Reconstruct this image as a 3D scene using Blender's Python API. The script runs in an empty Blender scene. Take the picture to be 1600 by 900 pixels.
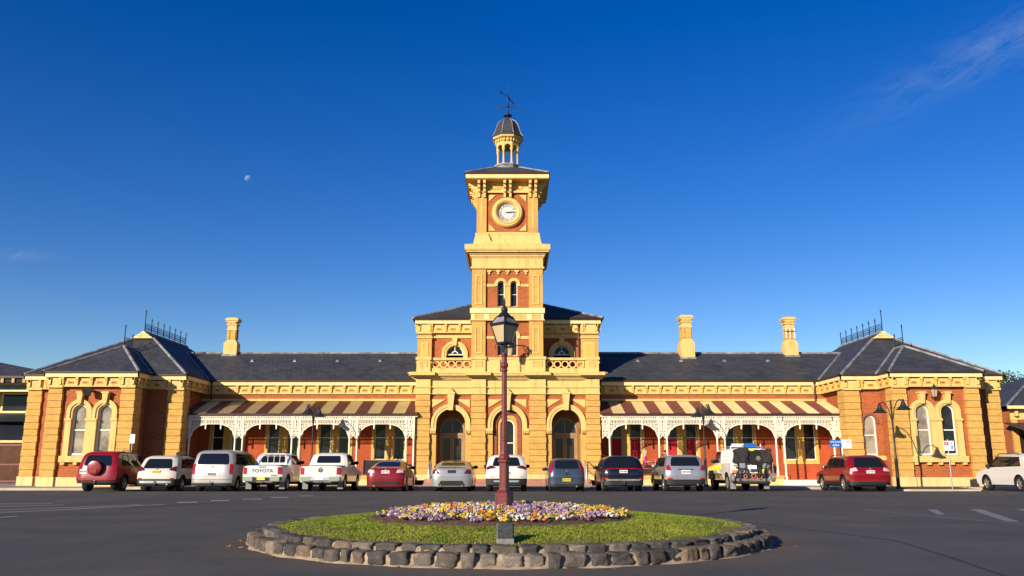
import bpy, bmesh, math, random
from math import sin, cos, pi, radians, sqrt, atan2
from mathutils import Vector, Matrix
import numpy as np
random.seed(7)
S = bpy.context.scene
COL = S.collection

# ------------------------------------------------------------------ camera, sky, sun, exposure
cam = bpy.data.objects.new('camera', bpy.data.cameras.new('camera'))
COL.objects.link(cam)
cam.location = (0, 0, 1.3)
cam.rotation_euler = (radians(90) + math.atan(272 / 1290), 0, 0)
cam.data.sensor_width = 36
cam.data.lens = 36 * 1290 / 1600
cam.data.clip_end = 6000
S.camera = cam

SUN_EL, SUN_AZ = radians(18.5), radians(38)      # sun behind the camera, over the left shoulder
world = bpy.data.worlds.new('World')
S.world = world
world.use_nodes = True
wn, wl = world.node_tree.nodes, world.node_tree.links
wn.clear()
sky = wn.new('ShaderNodeTexSky')
sky.sky_type = 'NISHITA'
sky.sun_disc = False
sky.sun_elevation = SUN_EL
sky.sun_rotation = pi + SUN_AZ
sky.air_density = 1.0
sky.dust_density = 0.0
sky.ozone_density = 3.0
tint = wn.new('ShaderNodeHueSaturation')
tint.inputs['Saturation'].default_value = 1.40
tint.inputs['Hue'].default_value = 0.522
tint.inputs['Value'].default_value = 1.06
wl.new(sky.outputs[0], tint.inputs['Color'])
# thin cirrus high in the sky: streaky noise in the sky's own direction space
tc = wn.new('ShaderNodeTexCoord')
sep = wn.new('ShaderNodeSeparateXYZ'); wl.new(tc.outputs['Generated'], sep.inputs[0])
def wm(op, a, b=None, c=None):
    n = wn.new('ShaderNodeMath'); n.operation = op
    for i, v in enumerate((a, b, c)):
        if v is None: continue
        if isinstance(v, (int, float)): n.inputs[i].default_value = v
        else: wl.new(v, n.inputs[i])
    return n.outputs[0]
yy = wm('MAXIMUM', sep.outputs['Y'], 0.05)
U = wm('DIVIDE', sep.outputs['X'], yy)
V = wm('DIVIDE', sep.outputs['Z'], yy)
al = wm('ADD', wm('MULTIPLY', U, 0.887), wm('MULTIPLY', V, 0.461))      # along the streak
pe = wm('SUBTRACT', wm('MULTIPLY', V, 0.887), wm('MULTIPLY', U, 0.461))  # across it
comb = wn.new('ShaderNodeCombineXYZ')
wl.new(wm('MULTIPLY', al, 9.0), comb.inputs[0]); wl.new(wm('MULTIPLY', pe, 34.0), comb.inputs[1])
nz = wn.new('ShaderNodeTexNoise'); nz.inputs['Scale'].default_value = 1.6
nz.inputs['Detail'].default_value = 8; nz.inputs['Roughness'].default_value = 0.68
nz.inputs['Distortion'].default_value = 0.6
wl.new(comb.outputs[0], nz.inputs['Vector'])
def gauss(x, mid, w):
    d = wm('DIVIDE', wm('SUBTRACT', x, mid), w)
    return wm('POWER', 2.718, wm('MULTIPLY', wm('MULTIPLY', d, d), -1.0))
ramp = wm('MULTIPLY', wm('SUBTRACT', nz.outputs['Fac'], 0.36), 2.6)
ramp = wm('MINIMUM', wm('MAXIMUM', ramp, 0.0), 1.0)
m1 = wm('MULTIPLY', gauss(pe, 0.180, 0.030), gauss(al, 0.88, 0.24))
m2 = wm('MULTIPLY', wm('MULTIPLY', gauss(V, 0.252, 0.006), gauss(U, -0.607, 0.035)), 0.75)
cl = wm('MULTIPLY', wm('MULTIPLY', wm('ADD', m1, m2), ramp), 0.33)
cmix = wn.new('ShaderNodeMixRGB')
cmix.inputs['Color2'].default_value = (3.4, 4.2, 6.2, 1)
wl.new(cl, cmix.inputs['Fac']); wl.new(tint.outputs[0], cmix.inputs['Color1'])
bg = wn.new('ShaderNodeBackground'); bg.inputs['Strength'].default_value = 0.08
wo = wn.new('ShaderNodeOutputWorld')
wl.new(cmix.outputs[0], bg.inputs['Color']); wl.new(bg.outputs[0], wo.inputs['Surface'])

sl = bpy.data.lights.new('sun', 'SUN')
sl.energy = 5.0; sl.angle = radians(0.5); sl.color = (1.0, 0.88, 0.70)
sun = bpy.data.objects.new('sun', sl); COL.objects.link(sun)
SD = Vector((-sin(SUN_AZ) * cos(SUN_EL), -cos(SUN_AZ) * cos(SUN_EL), sin(SUN_EL)))
sun.rotation_euler = SD.to_track_quat('Z', 'Y').to_euler()
sun.location = SD * 100
S.view_settings.view_transform = 'Standard'
S.view_settings.look = 'None'
S.view_settings.exposure = 0.6
S.view_settings.gamma = 1
S.view_settings.use_curve_mapping = False

# ------------------------------------------------------------------ materials
class NT:
    def __init__(s, name):
        s.m = bpy.data.materials.new(name); s.m.use_nodes = True
        s.t = s.m.node_tree; s.n = s.t.nodes; s.l = s.t.links
        s.b = s.n['Principled BSDF']; s.out = s.n['Material Output']
    def node(s, k, **kw):
        n = s.n.new(k)
        for a, v in kw.items(): setattr(n, a, v)
        return n
    def setin(s, n, key, v):
        if hasattr(v, 'is_linked'): s.l.new(v, n.inputs[key])
        else: n.inputs[key].default_value = v
    def math(s, op, a, b=0.0):
        n = s.node('ShaderNodeMath', operation=op); s.setin(n, 0, a); s.setin(n, 1, b); return n.outputs[0]
    def noise(s, scale, detail=4, rough=0.6, vec=None):
        n = s.node('ShaderNodeTexNoise'); n.inputs['Scale'].default_value = scale
        n.inputs['Detail'].default_value = detail; n.inputs['Roughness'].default_value = rough
        if vec is not None: s.l.new(vec, n.inputs['Vector'])
        return n.outputs['Fac']
    def ramp(s, f, stops):
        n = s.node('ShaderNodeValToRGB'); s.l.new(f, n.inputs[0])
        e = n.color_ramp.elements
        while len(e) < len(stops): e.new(0.5)
        for x, (p, c) in zip(e, stops):
            x.position = p; x.color = (*c, 1) if len(c) == 3 else c
        return n.outputs[0]
    def mix(s, f, a, b, mode='MIX'):
        n = s.node('ShaderNodeMixRGB', blend_type=mode)
        s.setin(n, 'Fac', f)
        for k, v in (('Color1', a), ('Color2', b)):
            s.setin(n, k, (*v, 1) if isinstance(v, tuple) and len(v) == 3 else v)
        return n.outputs[0]
    def pos(s):
        return s.node('ShaderNodeNewGeometry').outputs['Position']
    def obj(s):
        return s.node('ShaderNodeTexCoord').outputs['Object']
    def bump(s, h, strength, dist=0.02):
        n = s.node('ShaderNodeBump'); n.inputs['Strength'].default_value = strength
        n.inputs['Distance'].default_value = dist; s.l.new(h, n.inputs['Height'])
        s.l.new(n.outputs[0], s.b.inputs['Normal'])
    def base(s, c, rough=0.8, spec=0.3, metal=0.0):
        s.setin(s.b, 'Base Color', (*c, 1) if isinstance(c, tuple) and len(c) == 3 else c)
        s.b.inputs['Roughness'].default_value = rough
        s.b.inputs['Specular IOR Level'].default_value = spec
        s.b.inputs['Metallic'].default_value = metal
        return s.m

def hsv(c, f): return tuple(min(1, x * f) for x in c)
def plain(name, c, rough=0.6, spec=0.4, metal=0.0, var=0.18, scale=3.0, bump=0.0):
    t = NT(name); v = t.obj()
    f = t.noise(scale, 5, 0.65, v)
    col = t.ramp(f, [(0.3, hsv(c, 1 - var)), (0.7, hsv(c, 1 + var))])
    t.base(col, rough, spec, metal)
    if bump: t.bump(t.noise(scale * 12, 3, 0.6, v), bump, 0.01)
    return t.m
def masonry(name, c1, c2, mortar, bw=0.235, bh=0.083, msz=0.010, bumps=0.35):
    t = NT(name); p = t.pos()
    s = t.node('ShaderNodeSeparateXYZ'); t.l.new(p, s.inputs[0])
    cb = t.node('ShaderNodeCombineXYZ')
    t.l.new(t.math('ADD', s.outputs[0], s.outputs[1]), cb.inputs[0]); t.l.new(s.outputs[2], cb.inputs[1])
    b = t.node('ShaderNodeTexBrick'); t.l.new(cb.outputs[0], b.inputs['Vector'])
    b.inputs['Scale'].default_value = 1; b.inputs['Brick Width'].default_value = bw
    b.inputs['Row Height'].default_value = bh; b.inputs['Mortar Size'].default_value = msz
    b.inputs['Mortar Smooth'].default_value = 0.3
    b.inputs['Color1'].default_value = (*c1, 1); b.inputs['Color2'].default_value = (*c2, 1)
    b.inputs['Mortar'].default_value = (*mortar, 1)
    big = t.noise(0.9, 5, 0.7, p)
    w = t.ramp(big, [(0.28, (0.86, 0.85, 0.84)), (0.62, (1.06, 1.05, 1.04))])
    col = t.mix(1.0, b.outputs['Color'], w, 'MULTIPLY')
    col = t.mix(0.5, col, t.ramp(t.noise(14, 4, 0.7, p), [(0.3, (0.72, 0.72, 0.72)), (0.7, (1.25, 1.25, 1.25))]), 'MULTIPLY')
    t.base(col, 0.85, 0.2)
    t.bump(t.math('SUBTRACT', t.math('MULTIPLY', t.noise(60, 2, 0.5, p), 0.4), b.outputs['Fac']), bumps, 0.008)
    return t.m
def render_paint(name, c, dirt=0.72):
    t = NT(name); p = t.pos()
    mp = t.node('ShaderNodeMapping'); mp.inputs['Scale'].default_value = (2.4, 2.4, 0.35)
    t.l.new(p, mp.inputs['Vector'])
    f = t.noise(1.8, 6, 0.72, mp.outputs[0])
    col = t.ramp(f, [(0.33, tuple(x * dirt * k for x, k in zip(c, (0.95, 0.92, 0.85)))), (0.48, c), (0.8, hsv(c, 1.07))])
    t.base(col, 0.7, 0.3)
    t.bump(t.noise(35, 4, 0.6, p), 0.12, 0.01)
    return t.m

M = {}
M['yellow_brick'] = masonry('yellow_brick', (0.60, 0.352, 0.092), (0.51, 0.280, 0.064), (0.50, 0.31, 0.105), msz=0.010)
M['red_brick'] = masonry('red_brick', (0.40, 0.100, 0.026), (0.30, 0.066, 0.018), (0.36, 0.17, 0.08))
M['porch_brick'] = masonry('porch_brick', (0.40, 0.082, 0.030), (0.37, 0.070, 0.026), (0.36, 0.085, 0.034), msz=0.006)
M['maroon_brick'] = masonry('maroon_brick', (0.26, 0.075, 0.045), (0.20, 0.055, 0.035), (0.28, 0.14, 0.09))
M['step_brick'] = masonry('step_brick', (0.40, 0.165, 0.10), (0.33, 0.12, 0.075), (0.42, 0.30, 0.22))
M['cream'] = render_paint('cream_render', (0.64, 0.435, 0.150), 0.74)
M['cream_light'] = render_paint('cream_painted_timber', (0.76, 0.60, 0.28), 0.85)
M['ochre'] = render_paint('ochre_render', (0.62, 0.37, 0.085))
M['plinth'] = render_paint('plinth_render', (0.68, 0.50, 0.22), 0.8)
M['white_paint'] = plain('white_paint', (0.78, 0.73, 0.62), 0.45, 0.4, var=0.06)
M['lace'] = plain('cream_iron', (0.80, 0.72, 0.56), 0.5, 0.4, var=0.07)
M['gutter'] = plain('brown_gutter', (0.045, 0.017, 0.011), 0.5, 0.3)
M['maroon'] = plain('maroon_paint', (0.140, 0.022, 0.022), 0.35, 0.5, var=0.12, scale=5)
M['stripe_maroon'] = plain('maroon_iron_sheet', (0.165, 0.052, 0.040), 0.55, 0.3, var=0.15, scale=1.2)
M['stripe_cream'] = plain('cream_iron_sheet', (0.60, 0.47, 0.22), 0.55, 0.3, var=0.12, scale=1.2)
M['lead'] = plain('lead_flashing', (0.20, 0.20, 0.21), 0.55, 0.35, var=0.65, scale=2.2)
M['iron'] = plain('dark_iron', (0.016, 0.018, 0.022), 0.45, 0.5)
M['bluegrey_iron'] = plain('blue_grey_iron', (0.018, 0.023, 0.034), 0.5, 0.4)
M['dark'] = plain('dark_interior', (0.02, 0.016, 0.013), 0.8, 0.2)
M['timber'] = plain('stained_timber', (0.34, 0.20, 0.09), 0.5, 0.4)
M['dial'] = plain('dial_white', (0.52, 0.51, 0.48), 0.4, 0.4, var=0.04)
M['porch'] = plain('porch_render', (0.24, 0.125, 0.045), 0.8, 0.2); M['black'] = plain('black_paint', (0.012, 0.012, 0.013), 0.4, 0.5)  # porch walls and arch reveals: browner colour carries the shade of the recess
M['red_blind'] = plain('red_blind', (0.42, 0.02, 0.025), 0.7, 0.2)
M['steel'] = plain('galvanised_steel', (0.45, 0.46, 0.47), 0.35, 0.5, 0.7)
def slate():
    t = NT('slate'); p = t.pos()
    s = t.node('ShaderNodeSeparateXYZ'); t.l.new(p, s.inputs[0])
    cb = t.node('ShaderNodeCombineXYZ')
    t.l.new(t.math('ADD', s.outputs[0], s.outputs[1]), cb.inputs[0])
    t.l.new(s.outputs[2], cb.inputs[1])
    b = t.node('ShaderNodeTexBrick'); t.l.new(cb.outputs[0], b.inputs['Vector'])
    b.inputs['Scale'].default_value = 1; b.inputs['Brick Width'].default_value = 0.30
    b.inputs['Row Height'].default_value = 0.105; b.inputs['Mortar Size'].default_value = 0.008
    b.inputs['Color1'].default_value = (0.034, 0.037, 0.045, 1)
    b.inputs['Color2'].default_value = (0.058, 0.059, 0.067, 1)
    b.inputs['Mortar'].default_value = (0.018, 0.019, 0.022, 1)
    w = t.ramp(t.noise(0.5, 6, 0.7, p), [(0.3, (0.75, 0.76, 0.8)), (0.7, (1.35, 1.3, 1.2))])
    col = t.mix(1.0, b.outputs['Color'], w, 'MULTIPLY')
    col = t.mix(0.5, col, t.ramp(t.noise(22, 3, 0.7, p), [(0.3, (0.6, 0.6, 0.6)), (0.7, (1.4, 1.4, 1.4))]), 'MULTIPLY')
    t.base(col, 0.62, 0.35)
    t.bump(b.outputs['Fac'], 0.5, -0.012)
    return t.m
M['slate'] = slate()
def glass(name, c=(0.012, 0.015, 0.02), rough=0.06, patch=None, spec=0.6):
    t = NT(name)
    col = c
    if patch:
        col = t.ramp(t.noise(1.3, 3, 0.6, t.pos()), [(0.36, c), (0.62, patch)])
    t.base(col, rough, spec)
    return t.m
M['pane'] = glass('window_pane', patch=(0.025, 0.027, 0.03), spec=0.22)
M['pane_blind'] = glass('window_pane_with_blind', (0.13, 0.112, 0.092), 0.12, (0.33, 0.28, 0.215))
M['lamp_glass'] = glass('lamp_glass', (0.38, 0.29, 0.17), 0.25, (0.46, 0.36, 0.22))

# ------------------------------------------------------------------ mesh helper
class MB:
    def __init__(s, T=None):
        s.v = []; s.f = []; s.m = []; s.T = T; s.mats = []
    def mi(s, mat):
        if mat not in s.mats: s.mats.append(mat)
        return s.mats.index(mat)
    def add(s, pts, faces, mat):
        o = len(s.v)
        s.v += [tuple(s.T(*p)) if s.T else tuple(p) for p in pts]
        k = s.mi(mat)
        for f in faces: s.f.append([i + o for i in f]); s.m.append(k)
    def quad(s, a, b, c, d, mat): s.add([a, b, c, d], [(0, 1, 2, 3)], mat)
    def box(s, x0, x1, y0, y1, z0, z1, mat):
        p = [(x, y, z) for z in (z0, z1) for y in (y0, y1) for x in (x0, x1)]
        s.add(p, [(0, 1, 3, 2), (4, 6, 7, 5), (0, 4, 5, 1), (2, 3, 7, 6), (0, 2, 6, 4), (1, 5, 7, 3)], mat)
    def frustum(s, b, t, mat):   # b,t = (x0,x1,y0,y1,z)
        p = [(x, y, q[4]) for q in (b, t) for y in (q[2], q[3]) for x in (q[0], q[1])]
        s.add(p, [(0, 1, 3, 2), (4, 6, 7, 5), (0, 4, 5, 1), (2, 3, 7, 6), (0, 2, 6, 4), (1, 5, 7, 3)], mat)
    def prism(s, poly, axis, a, b, mat):
        n = len(poly)
        def P(q, w):
            return {'x': (w, q[0], q[1]), 'y': (q[0], w, q[1]), 'z': (q[0], q[1], w)}[axis]
        pts = [P(q, a) for q in poly] + [P(q, b) for q in poly]
        fs = [tuple(range(n)), tuple(range(2 * n - 1, n - 1, -1))]
        fs += [(i, (i + 1) % n, (i + 1) % n + n, i + n) for i in range(n)]
        s.add(pts, fs, mat)
    def lathe(s, cx, cy, prof, n, mat, rot=0.0, cap=True, axis='z'):
        pts = []
        for r, z in prof:
            for i in range(n):
                a = rot + 2 * pi * i / n
                u, v = r * cos(a), r * sin(a)
                if axis == 'z': pts.append((cx + u, cy + v, z))
                elif axis == 'x': pts.append((z, cx + u, cy + v))
                else: pts.append((cx + u, z, cy + v))
        k = len(prof)
        fs = [(j * n + i, j * n + (i + 1) % n, (j + 1) * n + (i + 1) % n, (j + 1) * n + i) for j in range(k - 1) for i in range(n)]
        if cap:
            fs.append(tuple(range(n - 1, -1, -1))); fs.append(tuple((k - 1) * n + i for i in range(n)))
        s.add(pts, fs, mat)
    def tube(s, pts, r, mat, n=6, closed=False):
        pts = [Vector(p) for p in pts]; k = len(pts); rings = []
        rr = r if isinstance(r, (list, tuple)) else [r] * k
        prev = None
        for i, p in enumerate(pts):
            if closed: d = pts[(i + 1) % k] - pts[i - 1]
            else: d = pts[min(i + 1, k - 1)] - pts[max(i - 1, 0)]
            d.normalize()
            ref = prev if prev is not None else (Vector((0, 0, 1)) if abs(d.z) < 0.9 else Vector((0, 1, 0)))
            a = d.cross(ref)
            if a.length < 1e-5: a = d.cross(Vector((1, 0, 0)))
            a.normalize(); b = a.cross(d).normalized(); prev = b
            rings += [tuple(p + rr[i] * (a * cos(2 * pi * j / n) + b * sin(2 * pi * j / n))) for j in range(n)]
        m = k if closed else k - 1
        fs = [(i * n + j, i * n + (j + 1) % n, ((i + 1) % k) * n + (j + 1) % n, ((i + 1) % k) * n + j) for i in range(m) for j in range(n)]
        if not closed:
            fs.append(tuple(range(n - 1, -1, -1))); fs.append(tuple((k - 1) * n + j for j in range(n)))
        s.add(rings, fs, mat)
    def annulus(s, cx, cz, r0, r1, y0, y1, mat, n=12, a0=0.0, a1=2 * pi):
        full = abs(a1 - a0 - 2 * pi) < 1e-6
        m = n if full else n + 1
        pts = []
        for i in range(m):
            a = a0 + (a1 - a0) * i / n
            for r, y in ((r0, y0), (r1, y0), (r1, y1), (r0, y1)):
                pts.append((cx + r * cos(a), y, cz + r * sin(a)))
        fs = []
        for i in range(n):
            j = (i + 1) % m
            for q in range(4):
                fs.append((i * 4 + q, i * 4 + (q + 1) % 4, j * 4 + (q + 1) % 4, j * 4 + q))
        if not full: fs += [(0, 3, 2, 1), (n * 4, n * 4 + 1, n * 4 + 2, n * 4 + 3)]
        s.add(pts, fs, mat)
    def arch_wall(s, x0, x1, z0, z1, y, ops, mat, depth=0.3, rmat=None, n=16):
        rmat = rmat or mat; cur = x0
        for xc, hw, zs, zb in sorted(ops):
            s.quad((cur, y, z0), (xc - hw, y, z0), (xc - hw, y, z1), (cur, y, z1), mat)
            if zb > z0: s.quad((xc - hw, y, z0), (xc + hw, y, z0), (xc + hw, y, zb), (xc - hw, y, zb), mat)
            if zb > z0: s.quad((xc - hw, y, zb), (xc + hw, y, zb), (xc + hw, y + depth, zb), (xc - hw, y + depth, zb), rmat)
            arc = [(xc - hw * cos(pi * i / n), zs + hw * sin(pi * i / n)) for i in range(n + 1)]
            for (ax, az), (bx, bz) in zip(arc, arc[1:]):
                s.quad((ax, y, az), (bx, y, bz), (bx, y, z1), (ax, y, z1), mat)
                s.quad((ax, y, az), (bx, y, bz), (bx, y + depth, bz), (ax, y + depth, az), rmat)
            for sx in (-hw, hw):
                s.quad((xc + sx, y, zb), (xc + sx, y + depth, zb), (xc + sx, y + depth, zs), (xc + sx, y, zs), rmat)
            cur = xc + hw
        s.quad((cur, y, z0), (x1, y, z0), (x1, y, z1), (cur, y, z1), mat)
    def arch_ring(s, xc, zs, r0, r1, y0, y1, zb, mat, n=16):
        s.annulus(xc, zs, r0, r1, y0, y1, mat, n, 0, pi)
        if zb < zs:
            s.box(xc - r1, xc - r0, y0, y1, zb, zs, mat); s.box(xc + r0, xc + r1, y0, y1, zb, zs, mat)
    def text(s, body, size, mat, F, extrude=0.003):
        cu = bpy.data.curves.new('lettering', 'FONT'); cu.body = body; cu.size = size; cu.extrude = extrude
        cu.align_x = 'CENTER'; cu.align_y = 'CENTER'; cu.resolution_u = 3
        ob = bpy.data.objects.new('lettering', cu); COL.objects.link(ob)
        me = bpy.data.meshes.new_from_object(ob.evaluated_get(bpy.context.evaluated_depsgraph_get()))
        s.add([F(v.co.x, v.co.y, v.co.z) for v in me.vertices], [tuple(p.vertices) for p in me.polygons], mat)
        bpy.data.objects.remove(ob); bpy.data.curves.remove(cu); bpy.data.meshes.remove(me)
    def mesh(s, name, smooth=None):
        me = bpy.data.meshes.new(name)
        me.from_pydata(s.v, [], s.f)
        for m in s.mats: me.materials.append(M[m] if isinstance(m, str) else m)
        me.polygons.foreach_set('material_index', s.m)
        bm = bmesh.new(); bm.from_mesh(me)
        bmesh.ops.recalc_face_normals(bm, faces=bm.faces)
        bm.to_mesh(me); bm.free()
        if smooth is not None:
            me.polygons.foreach_set('use_smooth', [True] * len(me.polygons))
            me.set_sharp_from_angle(angle=radians(smooth))
        me.update()
        return me
    def build(s, name, parent=None, smooth=None, loc=None):
        o = bpy.data.objects.new(name, s.mesh(name, smooth)); COL.objects.link(o)
        if parent: o.parent = parent
        if loc: o.location = loc
        return o

def tag(o, label, cat, group=None, kind=None):
    o['label'] = label; o['category'] = cat
    if group: o['group'] = group
    if kind: o['kind'] = kind
    return o
def thing(name, label, cat, loc=(0, 0, 0), rz=0.0, group=None):
    o = bpy.data.objects.new(name, None); COL.objects.link(o)
    o.empty_display_size = 0.3; o.location = loc; o.rotation_euler = (0, 0, rz)
    return tag(o, label, cat, group)
def structure(o):
    o['kind'] = 'structure'; return o
def copy_tree(o, parent=None):
    c = o.copy(); COL.objects.link(c)
    if parent: c.parent = parent
    for ch in o.children: copy_tree(ch, c)
    return c
# ------------------------------------------------------------------ the station building
ST = thing('railway_station', 'long red and yellow brick station building with slate roofs and a central clock tower', 'station', (0, 50, 0))
OFF = (0, -50, 0)
def part(mb, name, parent=None, smooth=None):
    return mb.build(name, parent or ST, smooth, OFF if parent is None else None)

def pier(x0, x1, y, d, z0, z1, mat='yellow_brick', step=0.36, name='rusticated_pier', base=None, T=None):
    mb = MB(T)
    n = max(1, round((z1 - z0) / step)); h = (z1 - z0) / n
    for i in range(n):
        a = z0 + i * h
        j = 0.012 * ((i % 2) * 2 - 1)
        mb.box(x0 - j, x1 + j, y, y + d, a + 0.012, a + h - 0.012, mat)
    mb.box(x0 + 0.06, x1 - 0.06, y + 0.075, y + d - 0.06, z0, z1, mat)
    if base: mb.box(x0 - 0.05, x1 + 0.05, y - 0.05, y + d, base, z0, 'plinth')
    return part(mb, name)

def cornice(p0, p1, out, z=5.36, spacing=0.82, name='bracketed_cornice', caps=(), h=0.42, drop=0.0):
    """frieze, brackets, eaves board and gutter along p0-p1, facing 'out'"""
    z += 0.004 if abs(out[0]) > 0.5 else 0.0
    p0 = Vector((*p0, 0)); p1 = Vector((*p1, 0)); L = (p1 - p0).length; d = (p1 - p0) / L; o = Vector((*out, 0))
    mb = MB(lambda u, v, w: p0 + d * u + o * v + Vector((0, 0, w)))
    mb.box(0, L, -0.02, 0.05, z, z + h, 'cream')
    mb.box(0, L, -0.02, 0.10, z - 0.05, z, 'cream')
    n = max(1, round(L / spacing))
    for i in range(n + 1):
        u = min(max(L * i / n, 0.08), L - 0.08)
        mb.box(u - 0.06, u + 0.06, 0.04, 0.145, z + 0.14, z + h + 0.03, 'ochre')
        mb.box(u - 0.075, u + 0.075, 0.04, 0.19, z + h - 0.10, z + h + 0.05, 'ochre')
        mb.box(u - 0.045, u + 0.045, 0.04, 0.13, z + 0.03, z + 0.14, 'cream')
    for i in range(n):
        u = L * (i + 0.5) / n
        mb.box(u - 0.17, u + 0.17, 0.045, 0.075, z + 0.10, z + 0.27, 'ochre')
        mb.box(u - 0.12, u + 0.12, 0.07, 0.085, z + 0.14, z + 0.23, 'red_brick')
    for a, b in caps:
        mb.box(a - 0.04, b + 0.04, -0.02, 0.13, z - 0.10, z + 0.05, 'cream')
        mb.box(a - 0.02, b + 0.02, -0.02, 0.11, z + 0.05, z + h, 'cream')
        for u in (a + 0.10, b - 0.10):
            mb.box(u - 0.07, u + 0.07, 0.1, 0.19, z + 0.06, z + h + 0.03, 'cream')
    mb.box(-0.17, L + 0.17, -0.1, 0.21, z + h + 0.05, z + h + 0.09, 'cream_light')
    mb.box(-0.215, L + 0.215, 0.15, 0.215, z + h + 0.06, z + h + 0.27, 'cream_light')
    mb.box(-0.30, L + 0.30, 0.19, 0.30, z + h + 0.272, z + h + 0.355, 'gutter')
    return part(mb, name)

def window(xc, hw, zb, zs, y, arched=True, pane='pane', fr=0.055, name='sash_window', mid=None, sill=True, T=None, colour='white_paint', blind=None):
    mb = MB(T)
    if arched: mb.arch_ring(xc, zs, hw - fr, hw, y, y + 0.08, zb, colour)
    else:
        mb.box(xc - hw, xc - hw + fr, y, y + 0.08, zb, zs, colour); mb.box(xc + hw - fr, xc + hw, y, y + 0.08, zb, zs, colour)
        mb.box(xc - hw + fr, xc + hw - fr, y, y + 0.08, zs - fr, zs, colour)
    mb.box(xc - hw + fr, xc + hw - fr, y - 0.01, y + 0.08, zb, zb + fr * 1.3, colour)
    zm = mid or (zb + (zs - zb) * 0.55)
    mb.box(xc - hw + fr, xc + hw - fr, y + 0.004, y + 0.075, zm, zm + fr * 0.8, colour)
    w = part(mb, name)
    p = MB(T); r = hw - fr * 0.6
    if arched:
        poly = [(xc - r, zb), (xc + r, zb)] + [(xc + r * cos(pi * i / 14), zs + r * sin(pi * i / 14)) for i in range(15)]
    else: poly = [(xc - r, zb), (xc + r, zb), (xc + r, zs), (xc - r, zs)]
    p.prism(poly, 'y', y + 0.045, y + 0.06, pane)
    part(p, 'pane', w)
    if blind:
        b = MB(T); b.box(xc - r * 0.96, xc + r * 0.96, y + 0.030, y + 0.044, zb + 0.06, zb + blind, 'red_blind'); part(b, 'red_blind', w)
    return w

# ---- central block
CX = -0.26
P4 = [(-5.58, -4.73), (-2.36, -1.52), (0.99, 1.95), (4.25, 5.07)]
BAY = [(-3.53, 0.84), (-0.265, 0.84), (3.12, 0.84)]
for a, b in P4: pier(a, b, 48.0, 0.9, 0.62, 5.14, base=0.3)
mb = MB()
edges = [P4[0][1], P4[1][0], P4[1][1], P4[2][0], P4[2][1], P4[3][0]]
for k, (xc, hw) in enumerate(BAY):
    a, b = edges[2 * k], edges[2 * k + 1]
    for u, v in ((a, xc - hw), (xc + hw, b)):
        mb.box(u, v, 48.18, 49.0, 0.3, 2.92, 'yellow_brick')
        mb.box(u, v, 48.10, 49.0, 0.3, 0.56, 'plinth')
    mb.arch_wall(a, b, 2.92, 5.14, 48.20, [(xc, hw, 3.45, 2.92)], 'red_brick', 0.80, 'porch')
    for sx in (-1, 1):
        q = [(xc + sx * 1.10, 4.86), (xc + sx * 0.32, 4.86), (xc + sx * 1.10, 4.38)]
        mb.prism(q, 'y', 48.14, 48.22, 'cream')
for x in (-5.55, 4.75):        # side walls
    mb.box(x, x + 0.3, 48.9, 60, 0.3, 6.0, 'yellow_brick')
mb.box(-5.3, 4.8, 59.7, 60, 0.3, 9.6, 'red_brick')
part(mb, 'ground_storey_wall')
for k, (xc, hw) in enumerate(BAY):
    a, b = edges[2 * k], edges[2 * k + 1]
    mb = MB()
    mb.arch_ring(xc, 3.45, hw, hw + 0.14, 48.07, 48.3, 3.19, 'cream')
    mb.arch_ring(xc, 3.45, hw + 0.14, hw + 0.29, 48.03, 48.3, 3.19, 'cream')
    ar = part(mb, 'arch_surround', smooth=35)
    for u, v in ((a + 0.02, xc - hw), (xc + hw, b - 0.02)):
        q = MB(); q.box(u, v + 0.0, 48.06, 48.95, 2.92, 3.02, 'cream'); q.box(u - 0.0, v, 48.02, 48.9, 3.08, 3.19, 'cream')
        q.box(u, v, 48.04, 48.92, 3.02, 3.08, 'ochre')
        for t in range(4):
            w = (v - u) / 4; q.box(u + t * w + 0.02, u + (t + 1) * w - 0.02, 48.0, 48.05, 2.90, 3.08, 'cream')
        part(q, 'impost', ar)
    q = MB()
    q.prism([(xc - 0.12, 4.22), (xc + 0.12, 4.22), (xc + 0.21, 5.16), (xc - 0.21, 5.16)], 'y', 47.86, 48.2, 'cream')
    q.box(xc - 0.25, xc + 0.25, 47.82, 48.2, 5.16, 5.24, 'cream'); q.prism([(xc - 0.2, 5.24), (xc + 0.2, 5.24), (xc, 5.5)], 'y', 47.9, 48.1, 'cream')
    part(q, 'keystone', ar)
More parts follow.
